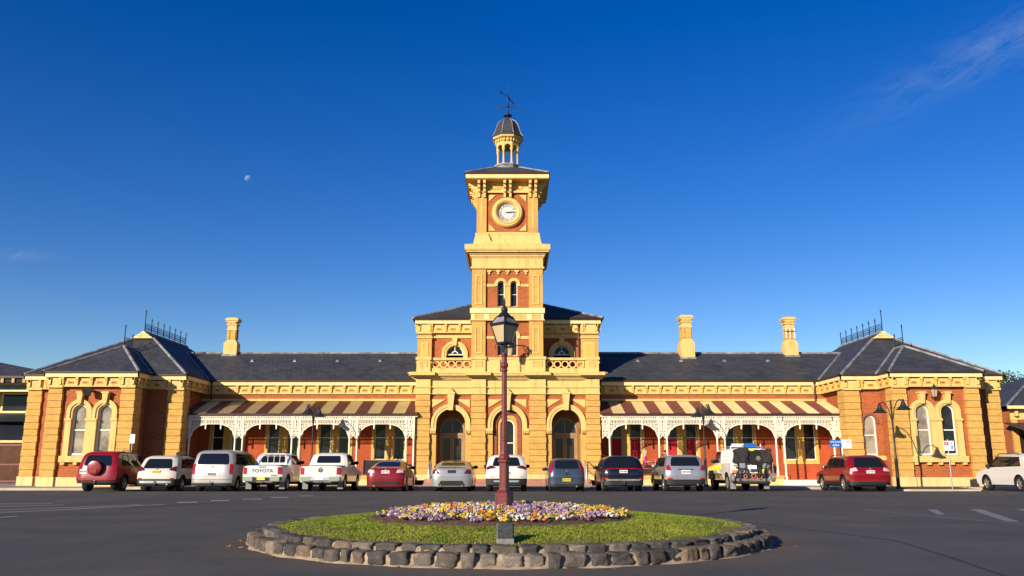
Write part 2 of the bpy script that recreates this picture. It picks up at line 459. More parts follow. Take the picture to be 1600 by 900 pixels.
# porches behind the two open arches
for xc in (BAY[0][0], BAY[2][0]):
    mb = MB()
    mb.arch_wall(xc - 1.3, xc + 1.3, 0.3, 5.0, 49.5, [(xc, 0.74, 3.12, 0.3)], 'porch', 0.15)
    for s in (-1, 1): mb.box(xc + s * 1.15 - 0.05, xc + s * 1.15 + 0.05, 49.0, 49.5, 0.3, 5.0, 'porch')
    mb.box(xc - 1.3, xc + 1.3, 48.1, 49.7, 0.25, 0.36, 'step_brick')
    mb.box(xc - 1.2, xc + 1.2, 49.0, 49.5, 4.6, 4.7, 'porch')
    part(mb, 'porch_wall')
    d = MB()
    d.arch_ring(xc, 3.12, 0.64, 0.735, 49.56, 49.66, 0.38, 'timber')
    d.box(xc - 0.64, xc + 0.64, 49.55, 49.66, 2.82, 2.98, 'timber')
    d.box(xc - 0.03, xc + 0.03, 49.58, 49.64, 2.98, 3.74, 'timber')
    dw = part(d, 'doorway')
    g = MB(); g.prism([(xc + 0.66 * cos(pi * i / 12), 2.96 + (0.16 if i not in (0, 12) else 0) + 0.64 * sin(pi * i / 12)) for i in range(13)], 'y', 49.61, 49.62, 'pane')
    part(g, 'fanlight', dw)
    for s in (-1, 1):
        l = MB(); u, v = sorted((xc + s * 0.015, xc + s * 0.635))
        l.box(u, u + 0.09, 49.57, 49.62, 0.38, 2.80, 'timber'); l.box(v - 0.09, v, 49.57, 49.62, 0.38, 2.80, 'timber')
        l.box(u + 0.09, v - 0.09, 49.57, 49.62, 2.68, 2.80, 'timber'); l.box(u + 0.09, v - 0.09, 49.57, 49.62, 0.38, 0.85, 'timber')
        l.box(u + 0.09, v - 0.09, 49.59, 49.60, 0.85, 2.68, 'pane')
        part(l, 'door', dw)
# blind middle arch with nested brick rings and a window
xc = BAY[1][0]
mb = MB()
mb.arch_wall(xc - 0.86, xc + 0.86, 0.3, 4.6, 48.46, [(xc, 0.42, 3.30, 1.2)], 'ochre', 0.2, 'cream')
mb.arch_ring(xc, 3.42, 0.60, 0.80, 48.30, 48.46, 0.3, 'maroon_brick', 18)
mb.arch_ring(xc, 3.36, 0.42, 0.575, 48.38, 48.46, 1.1, 'yellow_brick', 18)
mb.box(xc - 0.6, xc + 0.6, 48.34, 48.5, 1.02, 1.14, 'cream')
part(mb, 'blind_arch')
window(xc, 0.41, 1.2, 3.30, 48.52, fr=0.06)
# entablature, cornice, terrace slab
mb = MB()
x0, x1 = P4[0][0], P4[3][1]
mb.box(x0 + 0.02, x1 - 0.02, 48.14, 50.6, 5.142, 6.0, 'cream')
for a, b in P4:
    mb.box(a, b, 47.99, 48.9, 5.142, 6.0, 'cream')
    mb.box(a - 0.03, b + 0.03, 47.93, 48.9, 5.145, 5.20, 'cream'); mb.box(a - 0.03, b + 0.03, 47.93, 48.9, 5.52, 5.585, 'cream')
    mb.box(a - 0.12, b + 0.12, 47.80, 48.9, 6.10, 6.20, 'cream')
    mb.box(a - 0.30, b + 0.30, 47.50, 48.9, 6.205, 6.39, 'cream')
mb.box(x0 - 0.02, x1 + 0.02, 48.08, 50.6, 5.146, 5.195, 'cream'); mb.box(x0 - 0.02, x1 + 0.02, 48.06, 50.6, 5.525, 5.58, 'cream')
for i, (p, z0, z1) in enumerate(((0.10, 6.0, 6.10), (0.22, 6.10, 6.195), (0.38, 6.195, 6.30), (0.44, 6.30, 6.38))):
    mb.box(x0 - p, x1 + p, 48.1 - p, 51, z0, z1, 'cream')
part(mb, 'main_cornice')
mb = MB()
mb.box(x0 + 0.06, x1 - 0.06, 48.06, 48.4, 6.385, 6.66, 'cream')
mb.box(x0 + 0.1, x1 - 0.1, 48.02, 48.42, 7.12, 7.27, 'cream')
for a, b in P4:
    y_ = 47.94 if a < -4 or a > 3 else 47.76
    mb.box(a + 0.02, b - 0.02, y_, 48.5, 6.392, 7.12, 'cream'); mb.box(a - 0.03, b + 0.03, y_ - 0.06, 48.55, 7.125, 7.30, 'cream')
    mb.box(a + 0.2, b - 0.2, y_ - 0.04, y_ + 0.01, 6.74, 6.80, 'cream'); mb.box(a + 0.2, b - 0.2, y_ - 0.04, y_ + 0.01, 7.0, 7.06, 'cream')
    mb.box(a + 0.2, a + 0.25, y_ - 0.038, y_ + 0.01, 6.80, 7.0, 'cream'); mb.box(b - 0.25, b - 0.2, y_ - 0.038, y_ + 0.01, 6.80, 7.0, 'cream')
    mb.box(a + 0.25, b - 0.25, y_ - 0.015, y_ + 0.01, 6.80, 7.0, 'ochre')
mb.box(P4[1][1] - 0.01, P4[2][0] + 0.01, 47.88, 48.38, 6.386, 7.14, 'cream'); mb.box(P4[1][1] - 0.01, P4[2][0] + 0.01, 47.84, 48.38, 7.14, 7.26, 'cream')
for x in (-0.85, 0.32): mb.box(x - 0.16, x + 0.16, 47.80, 47.95, 6.39, 7.13, 'cream')
for a, b in ((P4[0][1], P4[1][0]), (P4[2][1], P4[3][0])):
    n = 5; w = (b - a - 0.1) / n
    for i in range(n):
        c = a + 0.05 + w * (i + 0.5)
        mb.annulus(c, 6.89, 0.155, 0.232, 48.12, 48.30, 'cream', 16)
part(mb, 'balustrade', smooth=35)
# upper storey behind the terrace
mb = MB()
YU = 50.3
mb.arch_wall(-4.93, -2.3, 6.4, 9.1, YU + 0.22, [(-3.52, 0.52, 7.80, 7.2)], 'red_brick', 0.25, 'cream')
mb.arch_wall(1.8, 4.14, 6.4, 9.1, YU + 0.22, [(3.06, 0.52, 7.80, 7.2)], 'red_brick', 0.25, 'cream')
mb.box(-4.93, 4.14, YU + 0.15, YU + 0.3, 8.78, 9.1, 'cream')
for x in (-5.78, 5.0): mb.box(x, x + 0.3, YU + 0.8, 59.9, 6.4, 9.6, 'yellow_brick')
part(mb, 'upper_storey_wall')
for a, b in ((-5.8, -4.93), (4.14, 5.30)):
    mb = MB()
    mb.box(a, b, YU, YU + 0.9, 6.4, 9.1, 'yellow_brick'); mb.box(a + 0.22, b - 0.22, YU - 0.03, YU, 7.3, 8.5, 'cream')
    mb.box(a + 0.30, b - 0.30, YU - 0.035, YU - 0.028, 7.38, 8.42, 'ochre')
    mb.box(a - 0.05, b + 0.05, YU - 0.07, YU + 0.9, 8.74, 8.84, 'cream'); mb.box(a - 0.05, b + 0.05, YU - 0.09, YU + 0.9, 7.2, 7.3, 'cream')
    part(mb, 'corner_pier')
for xc in (-3.52, 3.06):
    mb = MB()
    mb.arch_ring(xc, 7.8, 0.52, 0.64, YU + 0.14, YU + 0.3, 7.2, 'cream', 18); mb.arch_ring(xc, 7.8, 0.64, 0.80, YU + 0.10, YU + 0.3, 7.3, 'cream', 18)
    mb.prism([(xc - 0.09, 8.3), (xc + 0.09, 8.3), (xc + 0.17, 8.8), (xc - 0.17, 8.8)], 'y', YU - 0.02, YU + 0.25, 'cream')
    part(mb, 'arch_surround', smooth=35)
    f = MB(); f.annulus(xc, 7.8, 0.47, 0.52, YU + 0.3, YU + 0.38, 'white_paint', 18, 0, pi); f.annulus(xc, 7.8, 0.15, 0.20, YU + 0.3, YU + 0.36, 'white_paint', 14, 0, pi)
    f.box(xc - 0.02, xc + 0.02, YU + 0.3, YU + 0.36, 8.0, 8.28, 'white_paint'); f.box(xc - 0.5, xc + 0.5, YU + 0.3, YU + 0.38, 7.74, 7.8, 'white_paint')
    w = part(f, 'fanlight_window')
    g = MB(); g.prism([(xc + 0.49 * cos(pi * i / 14), 7.8 + 0.49 * sin(pi * i / 14)) for i in range(15)], 'y', YU + 0.33, YU + 0.34, 'pane'); part(g, 'pane', w)
ca = cornice((-5.8, YU), (-2.35, YU), (0, -1), 9.12, 0.8, caps=((0, 0.85),), h=0.46)
cb_ = cornice((1.82, YU), (5.30, YU), (0, -1), 9.12, 0.8, caps=((2.4, 3.45),), h=0.46)
cornice((5.30, YU), (5.30, 59.5), (1, 0), 9.12, 0.9, h=0.46); cornice((-5.8, 59.5), (-5.8, YU), (-1, 0), 9.12, 0.9, h=0.46)
mb = MB()
xa, xb, ya, yb, ze = -6.09, 5.59, 50.01, 60, 9.97
hx = (xb - xa) / 2; za = ze + hx * 0.42; cxr = (xa + xb) / 2
A, B, C, D = (xa, ya, ze), (xb, ya, ze), (xb, yb, ze), (xa, yb, ze)
R1, R2 = (cxr, ya + hx, za), (cxr, max(ya + hx + 0.05, yb - hx), za)
mb.add([A, B, R1], [(0, 1, 2)], 'slate'); mb.add([B, C, R2, R1], [(0, 1, 2, 3)], 'slate'); mb.add([C, D, R2], [(0, 1, 2)], 'slate'); mb.add([D, A, R1, R2], [(0, 1, 2, 3)], 'slate')
mb.quad((xa, ya, ze - 0.01), (xb, ya, ze - 0.01), (xb, yb, ze - 0.01), (xa, yb, ze - 0.01), 'gutter')
rf = part(mb, 'hip_roof')
for P in (A, B):
    q = MB(); q.tube([P, R1], 0.10, 'lead', 6); part(q, 'hip_flashing', rf)

# ---- clock tower
TX0, TX1, TY0, TY1 = -2.37, 1.82, 47.82, 52.0
TC = (TX0 + TX1) / 2; TCY = (TY0 + TY1) / 2
tw = MB()
tw.box(TX0 + 0.1, TX1 - 0.1, 48.45, TY1 - 0.1, 6.4, 12.6, 'yellow_brick')
for z0, z1 in ((6.4, 9.46), (10.15, 12.55)):        # brick panel with paired arched windows between corner pilasters
    ops = [(TC - 0.38, 0.21, z0 + (2.1 if z0 < 7 else 1.48), z0 + (0.98 if z0 < 7 else 0.14)), (TC + 0.38, 0.21, z0 + (2.1 if z0 < 7 else 1.48), z0 + (0.98 if z0 < 7 else 0.14))]
    tw.arch_wall(TX0 + 0.8, TX1 - 0.8, z0, z1, TY0 + 0.13, ops, 'red_brick', 0.25, 'cream')
    zs = ops[0][2]
    for a, b in ((TX0 + 0.83, ops[0][0] - 0.37), (ops[1][0] + 0.37, TX1 - 0.83)):
        tw.box(a, b, TY0 + 0.09, TY0 + 0.2, zs - 0.14, zs + 0.02, 'cream')
    tw.box(TC - 0.17, TC + 0.17, TY0 + 0.095, TY0 + 0.2, ops[0][3], zs, 'ochre')
tower = part(tw, 'clock_tower')
for z0, z1 in ((6.4, 9.46), (10.15, 12.55)):
    for x0_, x1_ in ((TX0, TX0 + 0.82), (TX1 - 0.82, TX1)):
        q = MB(); q.box(x0_, x1_, TY0, TY1, z0, z1, 'yellow_brick')
        a, b, c, d = x0_ + 0.21, x1_ - 0.21, z0 + (1.1 if z0 < 7 else 0.25), z1 - 0.38
        q.box(a, b, TY0 - 0.035, TY0, c, c + 0.07, 'cream'); q.box(a, b, TY0 - 0.035, TY0, d - 0.07, d, 'cream')
        q.box(a, a + 0.07, TY0 - 0.034, TY0, c + 0.07, d - 0.07, 'cream'); q.box(b - 0.07, b, TY0 - 0.034, TY0, c + 0.07, d - 0.07, 'cream')
        part(q, 'corner_pilaster', tower)
    zs = z0 + (2.1 if z0 < 7 else 1.48)
    for s in (-1, 1):
        q = MB(); xc = TC + s * 0.38
        q.arch_ring(xc, zs, 0.21, 0.375, TY0 + 0.05, TY0 + 0.2, zs - 0.12, 'cream', 14); part(q, 'arch_hood', tower, 35)
q = MB()
for i in range(5):
    x = TX0 + 1.0 + i * (TX1 - TX0 - 2.0) / 4
    q.box(x - 0.12, x + 0.12, TY0 + 0.02, TY0 + 0.2, 12.36, 12.48, 'cream'); q.box(x - 0.06, x + 0.06, TY0 + 0.05, TY0 + 0.2, 12.22, 12.36, 'cream')
q.box(TX0 + 0.82, TX1 - 0.82, TY0 + 0.06, TY0 + 0.2, 12.46, 12.56, 'cream')
part(q, 'dentil_course', tower)
def panel_band(mb, z0, z1, y):
    for a, b in ((TX0 + 0.2, TX0 + 0.62), (TX0 + 1.05, TC - 0.12), (TC + 0.12, TX1 - 1.05), (TX1 - 0.62, TX1 - 0.2)):
        mb.box(a, b, y - 0.02, y, z0, z1, 'ochre')
        mb.box(a - 0.05, b + 0.05, y - 0.04, y, z0 - 0.05, z0, 'cream'); mb.box(a - 0.05, b + 0.05, y - 0.04, y, z1, z1 + 0.05, 'cream')
        mb.box(a - 0.05, a, y - 0.04, y, z0, z1, 'cream'); mb.box(b, b + 0.05, y - 0.04, y, z0, z1, 'cream')
q = MB()
q.box(TX0 - 0.03, TX1 + 0.03, TY0 - 0.04, TY1 + 0.03, 9.46, 10.15, 'cream_light'); q.box(TX0 - 0.09, TX1 + 0.09, TY0 - 0.10, TY1 + 0.09, 9.42, 9.50, 'cream')
q.box(TX0 - 0.10, TX1 + 0.10, TY0 - 0.12, TY1 + 0.10, 9.86, 10.16, 'cream_light'); panel_band(q, 9.60, 9.76, TY0 - 0.04)
part(q, 'string_course', tower)
q = MB()
def slab(p, z0, z1, mat='cream'): q.box(TX0 - p, TX1 + p, TY0 - p, TY1 + p, z0, z1, mat)
slab(0.09, 12.55, 12.66); slab(0.02, 12.66, 13.22); slab(0.08, 13.22, 13.30)
for i, (p, z0, z1) in enumerate(((0.13, 13.30, 13.40), (0.20, 13.40, 13.5), (0.29, 13.5, 13.500), (0.36, 13.500, 13.600))): slab(p, z0, z1)
slab(0.42, 13.600, 13.660, 'ochre'); slab(0.44, 13.660, 13.960)
q.frustum((TX0 - 0.40, TX1 + 0.40, TY0 - 0.40, TY1 + 0.40, 13.960), (TX0 + 0.02, TX1 - 0.02, TY0 + 0.02, TY1 - 0.02, 14.100), 'cream')
q.frustum((TX0 + 0.04, TX1 - 0.04, TY0 + 0.04, TY1 - 0.04, 14.100), (TX0 + 0.17, TX1 - 0.17, TY0 + 0.17, TY1 - 0.17, 14.70), 'cream')
q.box(TX0 + 0.15, TX1 - 0.15, TY0 + 0.15, TY1 - 0.15, 14.70, 14.80, 'cream')
q.tube([(-1.42, TY0 + 0.11, 14.74), (-1.37, TY0 + 0.09, 14.6), (-1.30, TY0 + 0.06, 14.5), (-1.29, TY0 + 0.03, 14.38), (-1.22, TY0 + 0.0, 14.24)], [0.012, 0.025, 0.02, 0.025, 0.01], 'dark', 5)
part(q, 'tower_cornice', tower)
# clock stage
CXa, CXb, CYa, CYb = TX0 + 0.23, TX1 - 0.25, TY0 + 0.23, TY1 - 0.23
q = MB()
q.box(CXa + 0.5, CXb - 0.5, CYa + 0.12, CYb - 0.12, 14.8, 18.060, 'red_brick')
q.box(CXa + 0.1, CXb - 0.1, CYa + 0.6, CYb - 0.1, 14.8, 18.060, 'yellow_brick')
q.box(CXa + 0.58, CXb - 0.58, CYa + 0.05, CYa + 0.2, 17.36, 18.060, 'cream'); q.box(CXa + 0.58, CXb - 0.58, CYa + 0.02, CYa + 0.2, 14.80, 14.88, 'cream')
for s in (-1, 1):
    for t in (-1, 1):
        zc = 16.12; x = TC + s * 1.13; z = zc + t * 1.13
        q.prism([(x, z), (x - s * 0.42, z), (x, z - t * 0.42)], 'y', CYa + 0.07, CYa + 0.13, 'cream')
cs = part(q, 'clock_stage')
for a, b in ((CXa, CXa + 0.6), (CXb - 0.6, CXb)):
    q = MB(); q.box(a, b, CYa, CYb, 14.8, 18.060, 'yellow_brick'); q.box(a + 0.24, b - 0.24, CYa - 0.02, CYa, 15.2, 17.0, 'cream'); q.box(a + 0.27, b - 0.27, CYa - 0.023, CYa - 0.017, 15.25, 16.95, 'ochre')
    part(q, 'corner_pilaster', cs)
q = MB()
q.box(CXa - 0.03, CXb + 0.03, CYa - 0.04, CYb + 0.04, 17.36, 17.50, 'cream')
def bracket(T_):
    b = MB(T_); b.box(-0.07, 0.07, 0, 0.10, 17.06, 17.38, 'cream'); b.box(-0.07, 0.07, 0, 0.22, 17.38, 17.6, 'cream')
    b.box(-0.075, 0.075, 0, 0.36, 17.6, 17.82, 'cream'); b.box(-0.08, 0.08, 0, 0.52, 17.82, 18.060, 'cream')
    q.v_off = 0
    o = len(q.v); q.v += b.v; q.f += [[i + o for i in f] for f in b.f]; q.m += [q.mi('cream')] * len(b.f)
for xm in (CXa + 0.3, TC, CXb - 0.3):
    for s in (-0.17, 0.17):
        bracket(lambda u, v, w, x=xm + s: (x + u, CYa - v, w))
for ym in (CYa + 0.3, TCY, CYb - 0.3):
    for s in (-0.17, 0.17):
        bracket(lambda u, v, w, y=ym + s: (CXa - v, y + u, w)); bracket(lambda u, v, w, y=ym + s: (CXb + v, y + u, w))
for i in range(2):
    a = CXa + 0.75 + i * 1.28; q.box(a, a + 0.72, CYa + 0.01, CYa + 0.05, 17.58, 17.82, 'ochre')
part(q, 'eaves_brackets', cs)
q = MB()
ex = 0.66
q.box(CXa - ex + 0.04, CXb + ex - 0.04, CYa - ex + 0.04, CYb + ex - 0.04, 18.060, 18.100, 'ochre')
q.box(CXa - ex, CXb + ex, CYa - ex, CYb + ex, 18.100, 18.340, 'cream_light')
q.box(CXa - ex - 0.07, CXb + ex + 0.07, CYa - ex - 0.07, CYb + ex + 0.07, 18.342, 18.430, 'gutter')
part(q, 'tower_eaves', cs)
q = MB()
q.frustum((CXa - ex - 0.03, CXb + ex + 0.03, CYa - ex - 0.03, CYb + ex + 0.03, 18.432), (TC - 0.7, TC + 0.7, TCY - 0.7, TCY + 0.7, 19.440), 'slate')
tr = part(q, 'tower_roof')
for sx in (-1, 1):
    for sy in (-1, 1):
        q = MB(); q.tube([(TC + sx * (CXb - CXa + 2 * ex) / 2, TCY + sy * (CYb - CYa + 2 * ex) / 2, 18.460), (TC + sx * 0.72, TCY + sy * 0.72, 19.440)], 0.06, 'lead', 5); part(q, 'hip_flashing', tr)
# clock
q = MB(); cz = 16.12
prof = [(0.55, CYa + 0.06), (0.59, CYa - 0.04), (0.69, CYa - 0.16), (0.74, CYa - 0.18), (0.755, CYa - 0.13), (0.82, CYa - 0.15), (0.89, CYa - 0.11), (0.94, CYa - 0.02), (0.95, CYa + 0.13)]
q.lathe(TC, cz, prof, 40, 'cream', axis='y', cap=False)
clock = part(q, 'clock', smooth=50)
q = MB(); q.lathe(TC, cz, [(0.59, CYa + 0.04), (0.59, CYa + 0.08)], 36, 'dial', axis='y')
for i, s in enumerate(('XII', 'I', 'II', 'III', 'IIII', 'V', 'VI', 'VII', 'VIII', 'IX', 'X', 'XI')):
    a = radians(90 - 30 * i)
    q.text(s, 0.215, 'black', lambda u, v, w, a=a: (TC + 0.43 * cos(a) + u * sin(a) + v * cos(a), CYa + 0.036 - w, cz + 0.43 * sin(a) - u * cos(a) + v * sin(a)), 0.004)
q.annulus(TC, cz, 0.535, 0.547, CYa + 0.032, CYa + 0.041, 'black', 36)
dial = part(q, 'dial', clock)
for L_, w_, a in ((0.44, 0.034, radians(5)), (0.28, 0.045, radians(2))):
    q = MB(lambda u, v, w, a=a: (TC + u * cos(a) - w * sin(a), v, cz + u * sin(a) + w * cos(a)))
    q.prism([(-0.1, -w_ * 0.6), (-0.1, w_ * 0.6), (L_ * 0.75, w_), (L_, 0), (L_ * 0.75, -w_)], 'y', CYa + 0.015 + (0.01 if L_ < 0.3 else 0), CYa + 0.023 + (0.01 if L_ < 0.3 else 0), 'black')
    part(q, 'clock_hand', clock)
for z0, zb, zs in ((6.4, 7.38, 8.5), (10.15, 10.29, 11.63)):
    for s in (-1, 1): window(TC + s * 0.38, 0.205, zb, zs, TY0 + 0.30, fr=0.035)
# cupola
OC = pi / 8
q = MB()
q.lathe(TC, TCY, [(0.86, 19.220), (0.86, 19.580), (0.92, 19.600), (0.92, 19.690), (0.84, 19.720)], 8, 'lead', OC)
cup = part(q, 'cupola')
for i in range(8):
    a = OC + 2 * pi * i / 8; x, y = TC + 0.66 * cos(a), TCY + 0.66 * sin(a)
    q = MB(); q.lathe(x, y, [(0.10, 19.720), (0.10, 19.800), (0.066, 19.840), (0.06, 20.570), (0.075, 20.600), (0.115, 20.720), (0.115, 20.780)], 10, 'cream'); part(q, 'column', cup, 40)
q = MB()
ap = 0.66 * cos(pi / 8); hw8 = 0.66 * sin(pi / 8)
for i in range(8):
    a = 2 * pi * i / 8
    q.T = lambda u, v, w, a=a: (TC + cos(a) * (ap + 0.09 - v) - sin(a) * u, TCY + sin(a) * (ap + 0.09 - v) + cos(a) * u, w)
    q.arch_wall(-hw8 - 0.045, hw8 + 0.045, 20.780, 21.320, 0, [(0, hw8 - 0.05, 20.820, 20.780)], 'cream', 0.18, 'cream', 10)
    q.box(-0.05, 0.05, -0.13, 0.02, 21.220, 21.440, 'cream'); q.box(-hw8, -hw8 + 0.07, -0.12, 0.02, 21.220, 21.440, 'cream'); q.box(hw8 - 0.07, hw8, -0.12, 0.02, 21.220, 21.440, 'cream')
q.T = None
q.lathe(TC, TCY, [(0.80, 21.300), (0.80, 21.380), (0.98, 21.440), (1.02, 21.560), (0.9, 21.580)], 8, 'cream', OC)
part(q, 'entablature', cup)
q = MB()
q.lathe(TC, TCY, [(1.06, 21.580), (1.04, 21.640), (0.93, 21.780), (0.85, 21.970), (0.78, 22.220), (0.68, 22.500), (0.52, 22.740), (0.30, 22.870), (0.12, 22.920)], 8, 'slate', OC)
dome = part(q, 'dome', cup)
q = MB()
for i in range(8):
    a = OC + 2 * pi * i / 8
    q.tube([(TC + r * cos(a), TCY + r * sin(a), z) for r, z in ((1.05, 21.650), (0.94, 21.790), (0.86, 21.980), (0.79, 22.230), (0.69, 22.510), (0.53, 22.750), (0.30, 22.890))], 0.028, 'lead', 5)
part(q, 'dome_ribs', cup)
q = MB()
q.lathe(TC, TCY, [(0.18, 22.850), (0.12, 22.980), (0.11, 23.080), (0.27, 23.160), (0.29, 23.220), (0.12, 23.280), (0.07, 23.400), (0.045, 23.720), (0.085, 23.770), (0.085, 23.840), (0.04, 23.900), (0.03, 24.580), (0.07, 24.640), (0.02, 24.720), (0.010, 25.370)], 10, 'bluegrey_iron')
vane = part(q, 'weather_vane', smooth=40)
q = MB()
for dx, dy, s in ((-1, 0, 'N'), (1, 0, 'S'), (0, 1, 'E'), (0, -1, 'W')):
    q.tube([(TC, TCY, 23.800), (TC + dx * 0.52, TCY + dy * 0.52, 23.800)], 0.026, 'bluegrey_iron', 5)
    q.text(s, 0.40, 'bluegrey_iron', lambda u, v, w, dx=dx, dy=dy: (TC + dx * 0.62 + u * abs(dx), TCY + dy * 0.62 - w + u * abs(dy), 23.800 + v), 0.014)
part(q, 'compass_arms', vane)
q = MB(lambda u, v, w: (TC + 0.1 * 0 + u * 0.8, TCY + v + u * 0.6, 24.440 - u * 0.5 + w))
q.prism([(-0.5, -0.02), (0.32, -0.02), (0.32, -0.09), (0.56, 0.0), (0.32, 0.09), (0.32, 0.02), (-0.5, 0.02)], 'y', -0.015, 0.015, 'bluegrey_iron')
q.prism([(-0.5, -0.1), (-0.38, 0), (-0.5, 0.1), (-0.62, 0.1), (-0.54, 0), (-0.62, -0.1)], 'y', -0.013, 0.013, 'bluegrey_iron')
q.prism([(0.0, 0.0), (0.12, -0.10), (0.24, -0.05), (0.22, 0.10), (0.05, 0.14)], 'y', -0.03, 0.03, 'bluegrey_iron')
part(q, 'pointer', vane)

# ---- wings
def wing(x0, x1, wins, blind_k=()):
    mb = MB()
    ops = []
    for c in wins:
        for s in (-0.57, 0.57): ops.append(c + s)
    # back wall of the verandah: yellow surround round each pair of windows, red brick between
    cuts = [x0]
    for c in wins: cuts += [c - 1.08, c + 1.08]
    cuts.append(x1)
    for i in range(len(cuts) - 1):
        a, b = max(cuts[i], x0), min(cuts[i + 1], x1)
        if b - a < 0.02: continue
        if i % 2 == 0: mb.box(a, b, 50.4, 50.7, 0, 4.2, 'porch_brick')
        else:
            c = wins[i // 2]
            for u, v in ((a, c - 0.91), (c - 0.23, c + 0.23), (c + 0.91, b)):
                u, v = max(u, x0), min(v, x1)
                if v - u > 0.02: mb.box(u, v, 50.36, 50.7, 1.42, 3.78, 'ochre')
            mb.box(a, b, 50.34, 50.7, 1.18, 1.42, 'ochre'); mb.box(a, b, 50.36, 50.7, 3.78, 4.2, 'ochre')
            mb.box(a, b, 50.4, 50.7, 0, 1.18, 'porch_brick')
    mb.box(x0, x1, 50.4, 50.7, 4.2, 4.92, 'ochre'); mb.box(x0, x1, 50.32, 50.7, 4.92, 5.05, 'cream')
    mb.box(x0, x1, 50.4, 50.7, 5.05, 6.1, 'red_brick')
    part(mb, 'wing_wall')
    mb = MB(); mb.box(x0, x1, 58.6, 58.9, 0, 6.1, 'red_brick'); part(mb, 'back_wall')
    for k, c in enumerate(wins):
        for s in (-0.57, 0.57):
            window(c + s, 0.34, 1.42, 3.78, 50.46, False, fr=0.045, mid=2.72, blind=1.25 if k in blind_k else None)
    caps = ()
    cornice((x0, 50.4), (x1, 50.4), (0, -1), 5.38)
WL = [-7.35, -10.65, -13.75, -17.1]; WL.sort()
wing(-19.1, -5.3, WL)
wing(4.8, 19.1, [6.86, 10.2, 13.6, 17.3], blind_k=(0, 1))
for xa, xb, vents in ((-23.05, -5.3, (-16.75, -14.0, -11.25, -8.5, -5.9)), (4.9, 23.05, (8.1, 10.9, 13.7, 16.5))):
    mb = MB()
    ye, yr, ze, zr = 50.11, 54.5, 6.15, 8.35
    # trimmed where it runs into the end pavilion's roof (valley line)
    xi = -18.40 if xa < 0 else 18.59; xr = -21.64 if xa < 0 else 21.83
    inn = xb if xa < 0 else xa
    mb.quad((xi, ye, ze), (inn, ye, ze), (inn, yr, zr), (xr, yr, zr), 'slate')
    mb.quad((xi, 2 * yr - ye, ze), (inn, 2 * yr - ye, ze), (inn, yr, zr), (xr, yr, zr), 'slate')
    r = part(mb, 'wing_roof')
    q = MB(); q.tube([(xr, yr, zr + 0.02), (inn, yr, zr + 0.02)], 0.085, 'lead', 8); part(q, 'ridge_capping', r)
    q = MB(); q.tube([(xi, ye, ze + 0.02), (xr, yr, zr + 0.02)], 0.09, 'lead', 6); part(q, 'valley_flashing', r)
    for v in vents:
        q = MB(); y = 53.1; z = ze + (y - ye) * (zr - ze) / (yr - ye)
        q.add([(v - 0.13, y - 0.10, z - 0.03), (v + 0.13, y - 0.10, z - 0.03), (v, y - 0.10, z + 0.13), (v, y + 0.22, z + 0.13), (v - 0.1, y + 0.1, z + 0.05), (v + 0.1, y + 0.1, z + 0.05)], [(0, 1, 2), (0, 2, 3, 4), (1, 5, 3, 2)], 'lead'); part(q, 'roof_vent', r)
def chimney(x, y, w, d, tall, braced=False):
    q = MB(); bw, bd = w / 2 + 0.17, d / 2 + 0.12
    q.box(x - bw, x + bw, y - bd, y + bd, 7.4, 9.0, 'cream')
    q.frustum((x - bw, x + bw, y - bd, y + bd, 9.0), (x - w * 0.5, x + w * 0.5, y - d * 0.5, y + d * 0.5, 9.22), 'cream')
    q.box(x - w / 2, x + w / 2, y - d / 2, y + d / 2, 9.22, tall - 0.7, 'yellow_brick')
    for s in (-1, 1):
        q.box(x + s * w * 0.36 - w * 0.13, x + s * w * 0.36 + w * 0.13, y - d / 2 - 0.04, y + d / 2 + 0.04, 9.3, tall - 0.85, 'yellow_brick')
        q.box(x - w / 2 - 0.04, x + w / 2 + 0.04, y + s * d * 0.36 - d * 0.13, y + s * d * 0.36 + d * 0.13, 9.3, tall - 0.85, 'yellow_brick')
    c = part(q, 'chimney')
    k = MB()
    for i, (p, a, b) in enumerate(((0.05, 0.85, 0.75), (0.02, 0.75, 0.5), (0.08, 0.5, 0.42), (0.11, 0.30, 0.2), (0.16, 0.2, 0.08), (0.08, 0.08, 0.02))):
        k.box(x - w / 2 - p, x + w / 2 + p, y - d / 2 - p, y + d / 2 + p, tall - a, tall - b + 0.001 * i, 'cream')
    k.box(x - w / 2 - 0.03, x + w / 2 + 0.03, y - d / 2 - 0.03, y + d / 2 + 0.03, tall - 0.42, tall - 0.3, 'ochre')
    for i in range(4):
        u = -w / 2 + w * (i + 0.5) / 4
        k.box(x + u - 0.05, x + u + 0.05, y - d / 2 - 0.12, y, tall - 0.42, tall - 0.3, 'cream')
    k.box(x - w * 0.3, x + w * 0.3, y - d * 0.3, y + d * 0.3, tall - 0.02, tall + 0.06, 'lead')
    part(k, 'chimney_cap', c)
    fl = MB(); zf = 6.15 + (y - bd - 50.11) * 0.501; fl.box(x - bw - 0.05, x + bw + 0.05, y - bd - 0.10, y - bd + 0.04, zf - 0.1, zf + 0.08, 'lead'); part(fl, 'flashing', c)
    if braced:
        k = MB()
        for i in range(3):
            u = x - w * 0.5 + w * i / 2; k.box(u - 0.035, u + 0.035, y - d / 2 - 0.085, y - d / 2 - 0.045, 9.3, tall - 0.8, 'white_paint')
        for z in (9.75, tall - 1.0): k.box(x - w / 2 - 0.10, x + w / 2 + 0.10, y - d / 2 - 0.11, y - d / 2 - 0.08, z, z + 0.05, 'lead')
        part(k, 'steel_brace', c)
chimney(-18.62, 54.5, 0.54, 0.44, 10.72)
chimney(11.5, 54.2, 0.58, 0.85, 10.82)
chimney(18.42, 54.4, 0.55, 0.5, 10.76, True)

